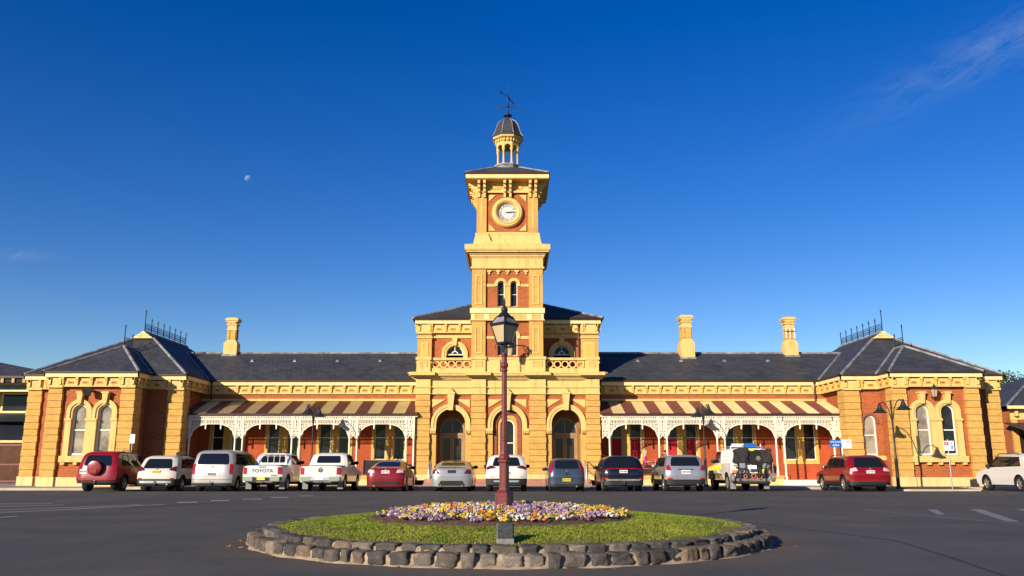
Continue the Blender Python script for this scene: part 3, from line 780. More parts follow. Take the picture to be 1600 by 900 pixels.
# ---- verandahs
M['floor'] = plain('worn_paving', (0.13, 0.11, 0.09), 0.85, 0.2)  # verandah floor kept dark so the colour deepens the shade inside
def verandah(x0, x1, flip):
    q = MB()
    yb_, yf_, zb_, zf_ = 50.34, 47.72, 4.90, 4.03
    n = round(abs(x1 - x0) / 0.705); w = (x1 - x0) / n; per = 10; sub = 4
    amp = 0.014
    tot = n * per * sub
    top = []; bot = []
    for i in range(tot + 1):
        x = x0 + (x1 - x0) * i / tot; h = amp * cos(2 * pi * i / sub)
        top.append((x, yb_, zb_ + h)); bot.append((x, yf_, zf_ + h))
    for k in range(n):
        m = 'stripe_maroon' if (k % 2 == 0) else 'stripe_cream'
        a, b = k * per * sub, (k + 1) * per * sub
        pts = top[a:b + 1] + [(p[0], p[1] - 1.6, p[2] * 0.39 + q_[2] * 0.61 + 0.015) for p, q_ in zip(top[a:b + 1], bot[a:b + 1])] + bot[a:b + 1]
        c = b - a + 1
        q.add(pts, [(i, i + 1, i + 1 + c, i + c) for i in range(c - 1)] + [(i + c, i + 1 + c, i + 1 + 2 * c, i + 2 * c) for i in range(c - 1)], m)
    xa, xb = min(x0, x1), max(x0, x1)
    r = part(q, 'verandah_roof', smooth=60)
    q = MB(); q.box(xa, xb, yf_ - 0.07, yf_ + 0.03, zf_ - 0.09, zf_ - 0.012, 'gutter'); part(q, 'verandah_gutter', r)
    q = MB(); q.box(xa, xb, 47.82, 47.92, 3.84, 3.94, 'lace')
    for i in range(9): 
        x = xa + 0.3 + i * (xb - xa - 0.6) / 8; q.box(x - 0.04, x + 0.04, 47.92, 50.36, 3.86, 3.95, 'timber')
    q.box(xa, xb, 47.95, 50.35, 3.955, 3.975, 'timber')  # ceiling toned dark to deepen the shade under the roof
    part(q, 'verandah_ceiling', r)
    return r
verandah(-5.42, -19.0, 0); verandah(5.08, 19.0, 1)
post_me = None
def vpost(x, zb=0.55, y=47.87):
    global post_me
    if post_me is None:
        q = MB(); q.lathe(0, 0, [(0.075, 0), (0.075, 0.25), (0.055, 0.30), (0.048, 2.05), (0.075, 2.08), (0.062, 2.12), (0.085, 2.2), (0.085, 2.25), (0.05, 2.26)], 12, 'lace')
        q.box(-0.045, 0.045, -0.045, 0.045, 2.25, 3.29, 'lace'); post_me = q.mesh('verandah_post', 40)
    o = bpy.data.objects.new('verandah_post', post_me); COL.objects.link(o); o.parent = ST; o.location = (x, y - 50, zb); 
    return o
def scroll(q, x, z, r, y=47.87, t=0.022):
    q.annulus(x, z, r * 0.58, r, y - t / 2, y + t / 2, 'lace', 10)
def lace_bay(w):
    """frieze, lattice band and arch brackets of one bay, 0..w wide, local origin at the left post"""
    q = MB(); y = 0.0
    q.box(0, w, -0.02, 0.02, 3.70, 3.735, 'lace'); q.box(0, w, -0.02, 0.02, 3.42, 3.455, 'lace'); q.box(0, w, -0.025, 0.025, 3.66, 3.70, 'lace')
    n = round(w / 0.125)
    for i in range(n):
        x = w * (i + 0.5) / n; q.box(x - 0.036, x + 0.036, -0.012, 0.012, 3.735, 3.85, 'lace')
    n = round(w / 0.16)
    for i in range(n):
        x = w * (i + 0.5) / n; q.annulus(x, 3.558, 0.034, 0.066, -0.011, 0.011, 'lace', 8)
        q.tube([(x - w / n / 2, 0, 3.46), (x, 0, 3.50), (x + w / n / 2, 0, 3.46)], 0.013, 'lace', 4)
        q.tube([(x - w / n / 2, 0, 3.655), (x, 0, 3.615), (x + w / n / 2, 0, 3.655)], 0.013, 'lace', 4)
    for f in (0.335, 0.675):
        q.box(w * f - 0.03, w * f + 0.03, -0.03, 0.03, 3.20, 3.70, 'lace'); q.lathe(w * f, 0, [(0.045, 3.20), (0.05, 3.24), (0.03, 3.30)], 8, 'lace'); q.lathe(w * f, 0, [(0.012, 3.12), (0.04, 3.17), (0.045, 3.20)], 8, 'lace')
    if w > 1:
        for s in (0, 1):
            X = lambda u: u if s == 0 else w - u
            aw, ah = w * 0.36, 0.80
            arc = [(X(aw * (1 - cos(t * pi / 20))), 0, 2.62 + ah * sin(t * pi / 20)) for t in range(11)]
            q.tube(arc, 0.034, 'lace', 6)
            for i, (u, z, r) in enumerate(((0.13, 3.28, 0.10), (0.33, 3.31, 0.085), (0.50, 3.345, 0.06), (0.64, 3.375, 0.04), (0.115, 3.08, 0.085), (0.27, 3.17, 0.055), (0.085, 2.92, 0.06), (0.065, 2.80, 0.04), (0.22, 3.38, 0.04), (0.42, 3.39, 0.035))):
                q.annulus(X(u), z, r * 0.5, r, -0.011, 0.011, 'lace', 10)
            q.tube([(X(0.02), 0, 3.38), (X(0.2), 0, 3.2), (X(0.06), 0, 2.9)], 0.014, 'lace', 4)
    else:
        for i, z in enumerate((3.33, 3.17, 3.01, 2.86)):
            for u in (0.27, 0.73): q.annulus(w * u, z, 0.04, 0.075, -0.011, 0.011, 'lace', 9)
            q.annulus(w * 0.5, z - 0.08, 0.025, 0.05, -0.011, 0.011, 'lace', 8)
        q.tube([(0.04, 0, 2.62), (w * 0.5, 0, 2.84), (w - 0.04, 0, 2.62)], 0.026, 'lace', 6)
        q.box(0.03, 0.06, -0.012, 0.012, 2.64, 3.42, 'lace'); q.box(w - 0.06, w - 0.03, -0.012, 0.012, 2.64, 3.42, 'lace')
    return q.mesh('iron_lace_bay' if w > 1 else 'iron_lace_panel', 40)
LACE = {}
def lace(x0, x1):
    w = round(x1 - x0, 2); k = round(w, 1)
    if k not in LACE: LACE[k] = (lace_bay(w), w)
    me, w0 = LACE[k]
    o = bpy.data.objects.new('iron_lace', me); COL.objects.link(o); o.parent = ST; o.location = (x0, 47.87 - 50, 0); o.scale = (w / w0, 1, 1)
LP = [-18.86, -18.42, -15.80, -15.37, -12.56, -12.11, -9.27, -8.84, -6.04, -5.61]
RP = [5.57, 8.39, 8.84, 11.71, 12.14, 15.06, 15.52, 18.36, 18.80]
for p in LP: vpost(p)
for p in RP: vpost(p, 0.55 if p < 15.2 else 0.30)
for p in LP + RP:   # the square upper parts of posts on the lower step end in the same beam
    pass
for P in (LP, RP):
    for a, b in zip(P, P[1:]): lace(a + 0.03, b - 0.03)
lace(5.12, 5.54)
mb = MB()
mb.box(-19.0, -5.6, 47.72, 50.4, -0.1, 0.42, 'plinth'); mb.box(-19.0, -5.6, 47.66, 47.95, 0.42, 0.56, 'ochre'); mb.box(-19.0, -5.6, 47.95, 50.4, 0.42, 0.555, 'floor')
mb.box(5.1, 15.35, 47.72, 50.4, -0.1, 0.42, 'plinth'); mb.box(5.1, 15.35, 47.66, 47.95, 0.42, 0.56, 'ochre'); mb.box(5.1, 15.35, 47.95, 50.4, 0.42, 0.555, 'floor')
mb.box(15.3, 19.0, 47.4, 50.4, -0.1, 0.30, 'white_paint')
part(mb, 'verandah_floor')
mb = MB()
for i in range(3):
    mb.box(-4.9 - 0.1 * i * 0, 4.4, 46.65 + 0.38 * i, 49.5, -0.1 + (0 if i == 0 else 0), 0.13 * (i + 1) - 0.01 * i, 'step_brick')
part(mb, 'entrance_steps')

# ---- end pavilions
def cresting(pts, hs, tall_end):
    q = MB()
    (xa, ya, za), (xb, yb, zb) = pts
    L = abs(yb - ya); n = max(1, round(L / 1.0))
    for z in (0.16, 0.42, 0.52): q.tube([(xa, ya, za + z), (xb, yb, zb + z)], 0.022, 'bluegrey_iron', 5)
    for i in range(n + 1):
        y = ya + (yb - ya) * i / n; h = hs + (0.42 if i == 0 else 0)
        q.tube([(xa, y, za), (xa, y, za + h)], 0.03, 'bluegrey_iron', 5)
        q.lathe(xa, y, [(0.012, za + h - 0.05), (0.055, za + h), (0.035, za + h + 0.06), (0.005, za + h + 0.17)], 6, 'bluegrey_iron')
    m = n * 5
    for i in range(m):
        y = ya + (yb - ya) * (i + 0.5) / m
        q.tube([(xa, y, za + 0.16), (xa, y, za + 0.42)], 0.012, 'bluegrey_iron', 4)
        q.tube([(xa, y - 0.08, za + 0.24), (xa, y, za + 0.34), (xa, y + 0.08, za + 0.24)], 0.012, 'bluegrey_iron', 4)
    return q
def pavilion(s):
    """s = -1 or 1: mirror of each other; inner side faces the middle of the building"""
    cx = -22.96 if s < 0 else 23.15
    YF, YM = 45.3, 46.9
    def X(u): return cx + s * u          # u > 0: outward
    q = MB()
    wc = [X(-0.10) - 0.69, X(-0.10) + 0.69]
    a, b = cx - 1.66, cx + 1.66
    q.arch_wall(a, b, 0.5, 5.4, YF + 0.19, [(w, 0.38, 3.98, 1.66) for w in wc], 'red_brick', 0.3, 'cream', 16)
    q.box(a, b, YF + 0.06, YF + 0.3, -0.1, 0.5, 'plinth')
    bay = part(q, 'bay_wall')
    q = MB()
    mid = (wc[0] + wc[1]) / 2
    for u, v in ((mid - 1.40, wc[0] - 0.40), (wc[0] + 0.40, wc[1] - 0.40), (wc[1] + 0.40, mid + 1.40)):
        q.box(u, v, YF + 0.06, YF + 0.2, 1.6, 3.50, 'cream'); q.box(u - 0.03, v + 0.03, YF - 0.01, YF + 0.2, 3.50, 3.62, 'cream')
    for w in wc:
        q.arch_ring(w, 3.98, 0.38, 0.49, YF + 0.09, YF + 0.2, 3.62, 'cream', 18); q.arch_ring(w, 3.98, 0.49, 0.68, YF + 0.03, YF + 0.2, 3.62, 'cream', 18)
        q.prism([(w - 0.10, 4.42), (w + 0.10, 4.42), (w + 0.16, 4.98), (w - 0.16, 4.98)], 'y', YF - 0.10, YF + 0.2, 'cream'); q.box(w - 0.21, w + 0.21, YF - 0.13, YF + 0.2, 4.98, 5.07, 'cream')
    q.box(mid - 1.5, mid + 1.5, YF - 0.04, YF + 0.2, 1.30, 1.62, 'cream')
    for k in (-1.3, -0.62, 0.0, 0.62, 1.3): q.box(mid + k - 0.1, mid + k + 0.1, YF - 0.0, YF + 0.2, 1.16, 1.30, 'cream')
    part(q, 'window_surround', bay)
    for i, w in enumerate(wc): window(w, 0.385, 1.66, 3.98, YF + 0.26, pane='pane_blind' if (s < 0 or i == 0) else 'pane', mid=2.98, fr=0.07)
    # side walls of bay, walls of the body
    q = MB()
    for x in (cx - 2.3, cx + 2.1): q.box(x, x + 0.2, YF + 0.6, YM + 0.3, -0.1, 5.6, 'red_brick')
    xi, xo = sorted((X(-3.6), X(-2.2)))
    if s > 0:
        q.arch_wall(xi, xo, 0.5, 5.5, YM + 0.17, [(X(-3.02), 0.36, 3.55, 1.66)], 'red_brick', 0.3, 'red_brick')
        q.arch_ring(X(-3.02), 3.55, 0.365, 0.5, YM + 0.10, YM + 0.3, 3.4, 'maroon_brick', 14); q.box(xi, xo, YM + 0.02, YM + 0.3, 1.40, 1.64, 'cream')
    else: q.box(xi, xo, YM + 0.14, YM + 0.4, 0.5, 5.5, 'red_brick')
    q.box(xi, xo, YM + 0.08, YM + 0.4, -0.1, 0.5, 'plinth')
    xi, xo = sorted((X(2.2), X(3.8)))
    q.box(xi, xo, YM + 0.14, YM + 0.4, 0.5, 5.5, 'red_brick'); q.box(xi, xo, YM + 0.08, YM + 0.4, -0.1, 0.5, 'plinth')
    for u in (-3.98, 4.25): q.box(X(u) - 0.12, X(u) + 0.12, YM + 0.8, 62, -0.1, 5.6, 'red_brick')
    q.box(cx - 4.3, cx + 4.3, 61.8, 62.05, -0.1, 5.6, 'red_brick')
    part(q, 'pavilion_wall')
    if s > 0: window(X(-3.02), 0.36, 1.66, 3.55, YM + 0.26, pane='pane_blind', mid=2.75, fr=0.07)
    for u0, u1, y, d in ((-2.37, -1.60, YF, 0.9), (1.60, 2.37, YF, 0.9), (-4.40, -3.50, YM, 0.95), (3.62, 4.40, YM, 0.95)):
        a, b = sorted((X(u0), X(u1))); pier(a, b, y, d, 0.52, 5.32, base=-0.1)
    cornice((cx - 2.37, YF), (cx + 2.37, YF), (0, -1), 5.38, caps=((0, 0.77), (3.97, 4.74)))
    for sg in (-1, 1): 
        e = cx + sg * 2.37
        p, o_ = ((e, YF), (e, YM)) if sg > 0 else ((e, YM), (e, YF))
        cornice(p, o_, (sg, 0), 5.38)
    a, b = sorted((X(-4.40), X(-2.37))); cornice((a, YM), (b, YM), (0, -1), 5.38, caps=((0, 0.90),) if s > 0 else ((1.13, 2.03),))
    a, b = sorted((X(4.40), X(2.37))); cornice((a, YM), (b, YM), (0, -1), 5.38, caps=((1.25, 2.03),) if s > 0 else ((0, 0.78),))
    e = X(-4.40); cornice((e, YM), (e, 50.4), (-s, 0), 5.38); e = X(4.40); cornice((e, YM), (e, 62), (s, 0), 5.38)
    # roofs
    a = 4.56; b = 2.60; z0 = 6.15; kx = (9.25 - z0) / a; yf = 46.60; yr = 51.1; ky = (8.85 - z0) / (yr - yf); g = (9.25 - 8.85) / kx
    q = MB()
    q.add([(cx - a, yf, z0), (cx + a, yf, z0), (cx + g, yr, 8.85), (cx - g, yr, 8.85)], [(0, 1, 2, 3)], 'slate')
    for t in (-1, 1):
        q.add([(cx + t * a, yf, z0), (cx + t * g, yr, 8.85), (cx, yr, 9.25), (cx, 58.0, 9.25), (cx + t * a, 62.5, z0)], [(0, 1, 2, 3, 4)], 'slate')
    q.add([(cx - a, 62.5, z0), (cx + a, 62.5, z0), (cx, 58, 9.25)], [(0, 1, 2)], 'slate')
    yb0, yb1 = 45.0, 48.5; zb = 8.0; ym = yf + (zb - z0) / ky
    q.add([(cx - b, yb0, z0), (cx + b, yb0, z0), (cx, yb1, zb)], [(0, 1, 2)], 'slate')
    for t in (-1, 1): q.add([(cx + t * b, yb0, z0), (cx, yb1, zb), (cx, ym, zb), (cx + t * b, yf, z0)], [(0, 1, 2, 3)], 'slate')
    pr = part(q, 'pavilion_roof')
    for P in (((cx - a, yf, z0), (cx - g, yr, 8.85)), ((cx + a, yf, z0), (cx + g, yr, 8.85)), ((cx - b, yb0, z0), (cx, yb1, zb)), ((cx + b, yb0, z0), (cx, yb1, zb)), ((cx - b, yf, z0), (cx, ym, zb)), ((cx + b, yf, z0), (cx, ym, zb)), ((cx, yr, 9.25), (cx, 58, 9.25)), ((cx, yb1, zb), (cx, ym, zb))):
        f = MB(); f.tube([(p[0], p[1], p[2] + 0.01) for p in P], 0.085, 'lead', 6); part(f, 'flashing', pr)
    gq = MB()
    gq.prism([(cx - g - 0.10, 8.82), (cx + g + 0.10, 8.82), (cx, 9.30)], 'y', yr - 0.25, yr + 0.02, 'cream_light')
    for i in range(3): gq.box(cx - g * (1 - i * 0.32) - 0.0, cx + g * (1 - i * 0.32), yr - 0.29, yr - 0.24, 8.84 + i * 0.13, 8.89 + i * 0.13, 'cream')
    part(gq, 'gablet', pr)
    part(cresting(((cx, yr - 0.05, 9.27), (cx, 57.6, 9.27)), 0.85, 1), 'cresting', pr)
    part(cresting(((cx, yb1, 8.02), (cx, ym - 0.15, 8.02)), 0.75, 1), 'cresting', pr)
pavilion(-1); pavilion(1)
def downpipe(pts, r=0.05):
    q = MB(); q.tube(pts, r, 'gutter', 8); q.lathe(pts[0][0], pts[0][1], [(0.05, pts[0][2] - 0.2), (0.11, pts[0][2] - 0.05), (0.11, pts[0][2] + 0.1)], 8, 'gutter'); return part(q, 'downpipe', smooth=40)
downpipe([(18.35, 50.25, 6.0), (18.35, 50.25, 4.6)]); downpipe([(-5.75, 50.2, 6.1), (-5.75, 50.2, 4.95)]); downpipe([(5.35, 50.2, 6.1), (5.35, 50.2, 4.9)])
downpipe([(26.35, 46.4, 6.1), (26.35, 46.95, 5.3), (26.35, 46.95, 0.1)], 0.055); downpipe([(-18.2, 50.2, 6.1), (-18.2, 50.2, 4.95)]); downpipe([(4.1, 50.2, 9.6), (4.1, 50.25, 7.3)])
# wall fittings
q = MB(); x, y, z = -23.0 - 0.12 + 0.1, 45.3, 5.12
q.box(x - 0.05, x + 0.05, y - 0.2, y + 0.15, z - 0.03, z + 0.03, 'iron'); q.add([(x - 0.28, y - 0.45, z + 0.02), (x + 0.2, y - 0.5, z - 0.16), (x + 0.28, y - 0.2, z + 0.06), (x - 0.2, y - 0.15, z + 0.2), (x - 0.24, y - 0.35, z - 0.2), (x + 0.16, y - 0.4, z - 0.3)], [(0, 1, 2, 3), (0, 4, 5, 1), (0, 3, 4), (1, 5, 2), (3, 2, 5, 4)], 'iron')
part(q, 'floodlight')
q = MB(); x = 22.95; z = 4.78
q.tube([(x, 45.45, z + 0.02), (x, 45.2, z - 0.08), (x, 45.05, z + 0.02)], 0.03, 'iron'); q.lathe(x, 45.05, [(0.11, z), (0.20, z + 0.38)], 6, 'lamp_glass'); q.lathe(x, 45.05, [(0.25, z + 0.38), (0.22, z + 0.44), (0.05, z + 0.6), (0.02, z + 0.72)], 6, 'iron')
for i in range(6): a = 2 * pi * i / 6; q.tube([(x + 0.112 * cos(a), 45.05 + 0.112 * sin(a), z), (x + 0.205 * cos(a), 45.05 + 0.205 * sin(a), z + 0.39)], 0.014, 'iron', 4)
part(q, 'wall_lantern')
q = MB(); z = 7.75
q.tube([(0.95, 47.9, z), (0.75, 47.3, z + 0.12), (-0.10, 46.95, z + 0.1)], 0.03, 'iron'); q.tube([(0.95, 47.88, z - 0.35), (0.80, 47.6, z - 0.3), (0.65, 47.3, z + 0.08)], 0.022, 'iron')
q.annulus(0.9, z - 0.12, 0.08, 0.12, 47.62, 47.66, 'iron', 12); q.box(0.9, 1.0, 47.86, 47.9, z - 0.45, z + 0.15, 'iron')
q.lathe(-0.10, 46.95, [(0.10, z - 0.5), (0.19, z - 0.08)], 6, 'lamp_glass'); q.lathe(-0.10, 46.95, [(0.23, z - 0.08), (0.05, z + 0.12), (0.02, z + 0.2)], 6, 'iron')
part(q, 'bracket_lantern')
# ------------------------------------------------------------------ ground, road, footpath, markings
def asphalt():
    t = NT('asphalt'); p = t.pos()
    a = t.noise(55, 3, 0.8, p); b = t.noise(0.35, 6, 0.65, p); c = t.noise(9, 4, 0.7, p)
    col = t.ramp(a, [(0.25, (0.041, 0.039, 0.035)), (0.55, (0.085, 0.081, 0.073)), (0.8, (0.18, 0.17, 0.155))])
    col = t.mix(1.0, col, t.ramp(b, [(0.30, (0.74, 0.74, 0.76)), (0.5, (1.0, 0.99, 0.98)), (0.7, (1.32, 1.28, 1.22))]), 'MULTIPLY')
    col = t.mix(0.6, col, t.ramp(c, [(0.3, (0.82, 0.82, 0.82)), (0.7, (1.15, 1.15, 1.15))]), 'MULTIPLY')
    # dusty ring where soil has washed off the roundabout
    s = t.node('ShaderNodeSeparateXYZ'); t.l.new(p, s.inputs[0])
    dx = t.math('ADD', s.outputs[0], 0.03); dy = t.math('SUBTRACT', s.outputs[1], 15.2)
    r = t.math('SQRT', t.math('ADD', t.math('MULTIPLY', dx, dx), t.math('MULTIPLY', dy, dy)))
    m = t.math('MULTIPLY', t.math('MAXIMUM', t.math('SUBTRACT', 1.0, t.math('MULTIPLY', t.math('ABSOLUTE', t.math('SUBTRACT', r, 4.7)), 1.3)), 0.0), t.math('MULTIPLY', b, 0.75))
    col = t.mix(m, col, (0.16, 0.105, 0.065))
    t.base(col, 0.82, 0.25)
    t.bump(t.noise(90, 3, 0.75, p), 0.55, 0.012)
    return t.m
M['asphalt'] = asphalt()
M['paving'] = plain('footpath_concrete', (0.30, 0.27, 0.23), 0.85, 0.2, var=0.2, scale=0.8, bump=0.2)
M['path_asphalt'] = plain('footpath_asphalt', (0.085, 0.080, 0.076), 0.9, 0.2, var=0.2, scale=0.8, bump=0.2)
M['kerb'] = plain('kerb_concrete', (0.42, 0.37, 0.29), 0.8, 0.2, var=0.2, scale=1.5, bump=0.2)
M['earth'] = plain('dry_ground', (0.16, 0.13, 0.08), 0.95, 0.1, var=0.3, scale=0.05)
def worn_paint():
    t = NT('road_paint'); p = t.pos()
    n = t.noise(16, 5, 0.8, p); n2 = t.noise(1.7, 4, 0.7, p)
    f = t.math('ADD', t.math('MULTIPLY', n, 0.6), t.math('MULTIPLY', n2, 0.5))
    t.base(t.ramp(f, [(0.40, (0.085, 0.083, 0.08)), (0.54, (0.50, 0.49, 0.48))]), 0.7, 0.3)
    return t.m
M['road_paint'] = worn_paint()
M['faint_paint'] = plain('faded_road_paint', (0.20, 0.195, 0.185), 0.8, 0.2, var=0.5, scale=6); M['seam'] = plain('tar_seam', (0.012, 0.012, 0.012), 0.6, 0.3)
def gz(y):       # the street falls gently to the gutter in front of the station
    return 0.0 if y < 37.5 else -0.10 * min(1.0, (y - 37.5) / 5.5)
mb = MB(); mb.quad((-1500, -1500, -0.30), (1500, -1500, -0.30), (1500, 1500, -0.30), (-1500, 1500, -0.30), 'earth'); structure(mb.build('ground'))
mb = MB()
ys = [-60, -10, 5, 20, 30, 37.5, 39, 41, 43, 44.9]
for a, b in zip(ys, ys[1:]):
    mb.quad((-160, a, gz(a)), (160, a, gz(a)), (160, b, gz(b)), (-160, b, gz(b)), 'asphalt')
structure(mb.build('road'))
# footpath with its kerb: set back behind the parked cars, stepping forward at both ends
KERB = [(-160, 42.7), (-21.3, 42.7), (-20.6, 44.5), (17.0, 44.5), (17.9, 40.9), (19.0, 40.4), (22.3, 40.4), (23.2, 43.9), (160, 43.9)]
mb = MB()
for (xa, ya), (xb, yb) in zip(KERB, KERB[1:]):
    d = Vector((xb - xa, yb - ya)); d.normalize(); n = Vector((-d.y, d.x)) * 0.16
    za, zb = 0.03, 0.03
    mb.quad((xa, ya, gz(ya) - 0.05), (xb, yb, gz(yb) - 0.05), (xb, yb, zb), (xa, ya, za), 'kerb')
    mb.quad((xa, ya, za), (xb, yb, zb), (xb + n.x, yb + n.y, zb), (xa + n.x, ya + n.y, za), 'kerb')
structure(mb.build('kerb'))
mb = MB()
pts = [(x, y + 0.14, 0.026) for x, y in KERB]
for a, b in zip(pts, pts[1:]):
    m = 'path_asphalt' if a[0] > 16 else 'paving'
    mb.quad(a, b, (b[0], 58, 0.026), (a[0], 58, 0.026), m)
structure(mb.build('footpath'))
def ribbon(pts, w, mat, name, z=0.004):
    q = MB()
    for (xa, ya), (xb, yb) in zip(pts, pts[1:]):
        d = Vector((xb - xa, yb - ya)); d.normalize(); n = Vector((-d.y, d.x)) * w / 2
        q.quad((xa - n.x, ya - n.y, gz(ya) + z), (xb - n.x, yb - n.y, gz(yb) + z), (xb + n.x, yb + n.y, gz(yb) + z), (xa + n.x, ya + n.y, gz(ya) + z), mat)
    return structure(q.build(name))
ribbon([(-13.45, 22.45), (-12.4, 24.0), (-10.89, 26.81)], 0.12, 'road_paint', 'lane_line')
ribbon([(-14.17, 23.63), (-12.43, 25.48), (-11.6, 26.6)], 0.12, 'road_paint', 'lane_line')
ribbon([(-15.6, 25.1), (-13.88, 26.42)], 0.12, 'road_paint', 'lane_line'); ribbon([(-17.5, 27.0), (-14.6, 27.1)], 0.12, 'road_paint', 'lane_line')
ribbon([(-12.5, 20.0), (-12.1, 20.9)], 0.12, 'road_paint', 'lane_line')
ribbon([(-12.9, 21.2), (-11.0, 24.8), (-9.6, 28.0), (-8.2, 31.5)], 0.045, 'seam', 'tar_seam', 0.005)
for a, b in (((-11.01, 28.0), (-10.42, 28.2)), ((-10.32, 29.15), (-9.75, 29.35)), ((-9.62, 30.4), (-8.98, 30.6)), ((-8.98, 31.75), (-8.38, 31.95)), ((-8.3, 33.25), (-7.77, 33.45))):
    ribbon([a, b], 0.35, 'road_paint', 'give_way_dash')
ribbon([(9.78, 23.63), (10.35, 20.7), (10.9, 18.24), (11.2, 16.9)], 0.09, 'faint_paint', 'lane_line'); ribbon([(9.78, 23.75), (14.36, 24.0), (19, 24.3)], 0.07, 'faint_paint', 'lane_line')
q = MB()
for p in (((11.57, 23.8), (11.85, 23.8), (10.95, 21.6), (10.72, 21.5)), ((12.82, 23.9), (13.15, 23.9), (11.25, 18.95), (11.02, 19.1)), ((14.15, 24.0), (14.5, 24.0), (12.9, 19.5), (12.6, 19.5))):
    q.add([(x, y, 0.0045) for x, y in p], [(0, 1, 2, 3)], 'faint_paint')
structure(q.build('chevron_marking'))
ribbon([(3.2, 23.0), (5.1, 19.2), (5.9, 16.5), (6.48, 14.51), (6.1, 12.0), (5.77, 10.28), (5.7, 8)], 0.03, 'seam', 'tar_seam', 0.0052)

# ------------------------------------------------------------------ roundabout island
IX, IY = -0.03, 15.2
def lawn_h(r): return 0.232 + 0.205 * (1 - min(1, r / 4.05) ** 2)
def stone_mat():
    t = NT('basalt_stone'); g = t.node('ShaderNodeNewGeometry'); p = g.outputs['Position']
    col = t.ramp(g.outputs['Random Per Island'], [(0.0, (0.06, 0.057, 0.058)), (0.35, (0.095, 0.088, 0.084)), (0.6, (0.20, 0.145, 0.10)), (0.8, (0.12, 0.105, 0.094)), (1.0, (0.24, 0.205, 0.17))])
    col = t.mix(0.75, col, t.ramp(t.noise(9, 6, 0.75, p), [(0.3, (0.45, 0.45, 0.46)), (0.55, (1.1, 1.05, 1.0)), (0.70, (2.2, 1.95, 1.65))]), 'MULTIPLY')
    t.base(col, 0.85, 0.25); t.bump(t.noise(18, 8, 0.75, p), 0.9, 0.05)
    return t.m
M['stone'] = stone_mat()
M['mortar'] = plain('sandy_mortar', (0.30, 0.225, 0.155), 0.95, 0.1, var=0.45, scale=5, bump=0.6)
edging = thing('stone_edging', 'low circular edging of two courses of rough grey stones round the lawn', 'stone edging', (IX, IY, 0))
q = MB()
N = 220
ringp = [(4.48, -0.02), (4.45, 0.010), (4.41, 0.024), (4.385, 0.05), (4.380, 0.125), (4.34, 0.145), (4.18, 0.152), (4.160, 0.158), (4.15, 0.205), (4.11, 0.222), (3.95, 0.230), (3.84, 0.228), (3.80, 0.05)]
pts = []
for i in range(N):
    a = 2 * pi * i / N
    for k, (r, z) in enumerate(ringp):
        rr = r + random.uniform(-0.02, 0.02) + (0.03 * sin(a * 23) if k < 2 else 0); pts.append((rr * cos(a), rr * sin(a), z + (random.uniform(-0.012, 0.012) if k > 1 else 0)))
K = len(ringp)
q.add(pts, [(i * K + k, ((i + 1) % N) * K + k, ((i + 1) % N) * K + k + 1, i * K + k + 1) for i in range(N) for k in range(K - 1)], 'mortar')
q.build('mortar_bed', edging, 60)
# one rounded block, reshaped for every stone
bmx = bmesh.new(); bmesh.ops.create_cube(bmx, size=2.0); bmesh.ops.subdivide_edges(bmx, edges=bmx.edges[:], cuts=6, use_grid_fill=True)
bmx.verts.ensure_lookup_table(); bmx.faces.ensure_lookup_table()
SV = np.array([v.co[:] for v in bmx.verts]); SF = [[v.index for v in f.verts] for f in bmx.faces]; bmx.free()
SV = SV / (np.sum(np.abs(SV) ** 9, axis=1) ** (1 / 9))[:, None]
rng = np.random.default_rng(3)
q = MB()
for R, zc, hh, dd, mean in ((4.315, 0.086, 0.086, 0.130, 0.235), (4.080, 0.192, 0.062, 0.125, 0.275)):
    a = rng.uniform(0, 1)
    end = a + 2 * pi
    while a < end - 0.03:
        ln = mean * rng.uniform(0.72, 1.4); da = ln / R
        if a + da > end: da = end - a
        v = SV.copy()
        ph = rng.uniform(0, 6, 9)
        k1 = rng.normal(0, 1, (3, 3)) * 1.6; k2 = rng.normal(0, 1, (3, 3)) * 4
        k3 = rng.normal(0, 1, (3, 3)) * 9; v = v + 0.08 * np.sin(v @ k1 + ph[:3]) + 0.06 * np.sin(v @ k2 + ph[3:6]) + 0.035 * np.sin(v @ k3 + ph[6:9])
        tz = rng.uniform(-0.08, 0.08)
        lx = v[:, 0] * (da * R / 2 - 0.016); ly = v[:, 1] * dd * rng.uniform(0.85, 1.1); lz = v[:, 2] * hh * rng.uniform(0.85, 1.12) + lx * tz + zc
        am = a + da / 2; rr = R + ly + rng.uniform(-0.025, 0.02)
        ang = am + lx / R
        q.add(list(zip(rr * np.cos(ang), rr * np.sin(ang), np.maximum(lz, -0.02))), SF, 'stone')
        a += da + rng.uniform(0.008, 0.036) / R
q.build('stones', edging, 70)
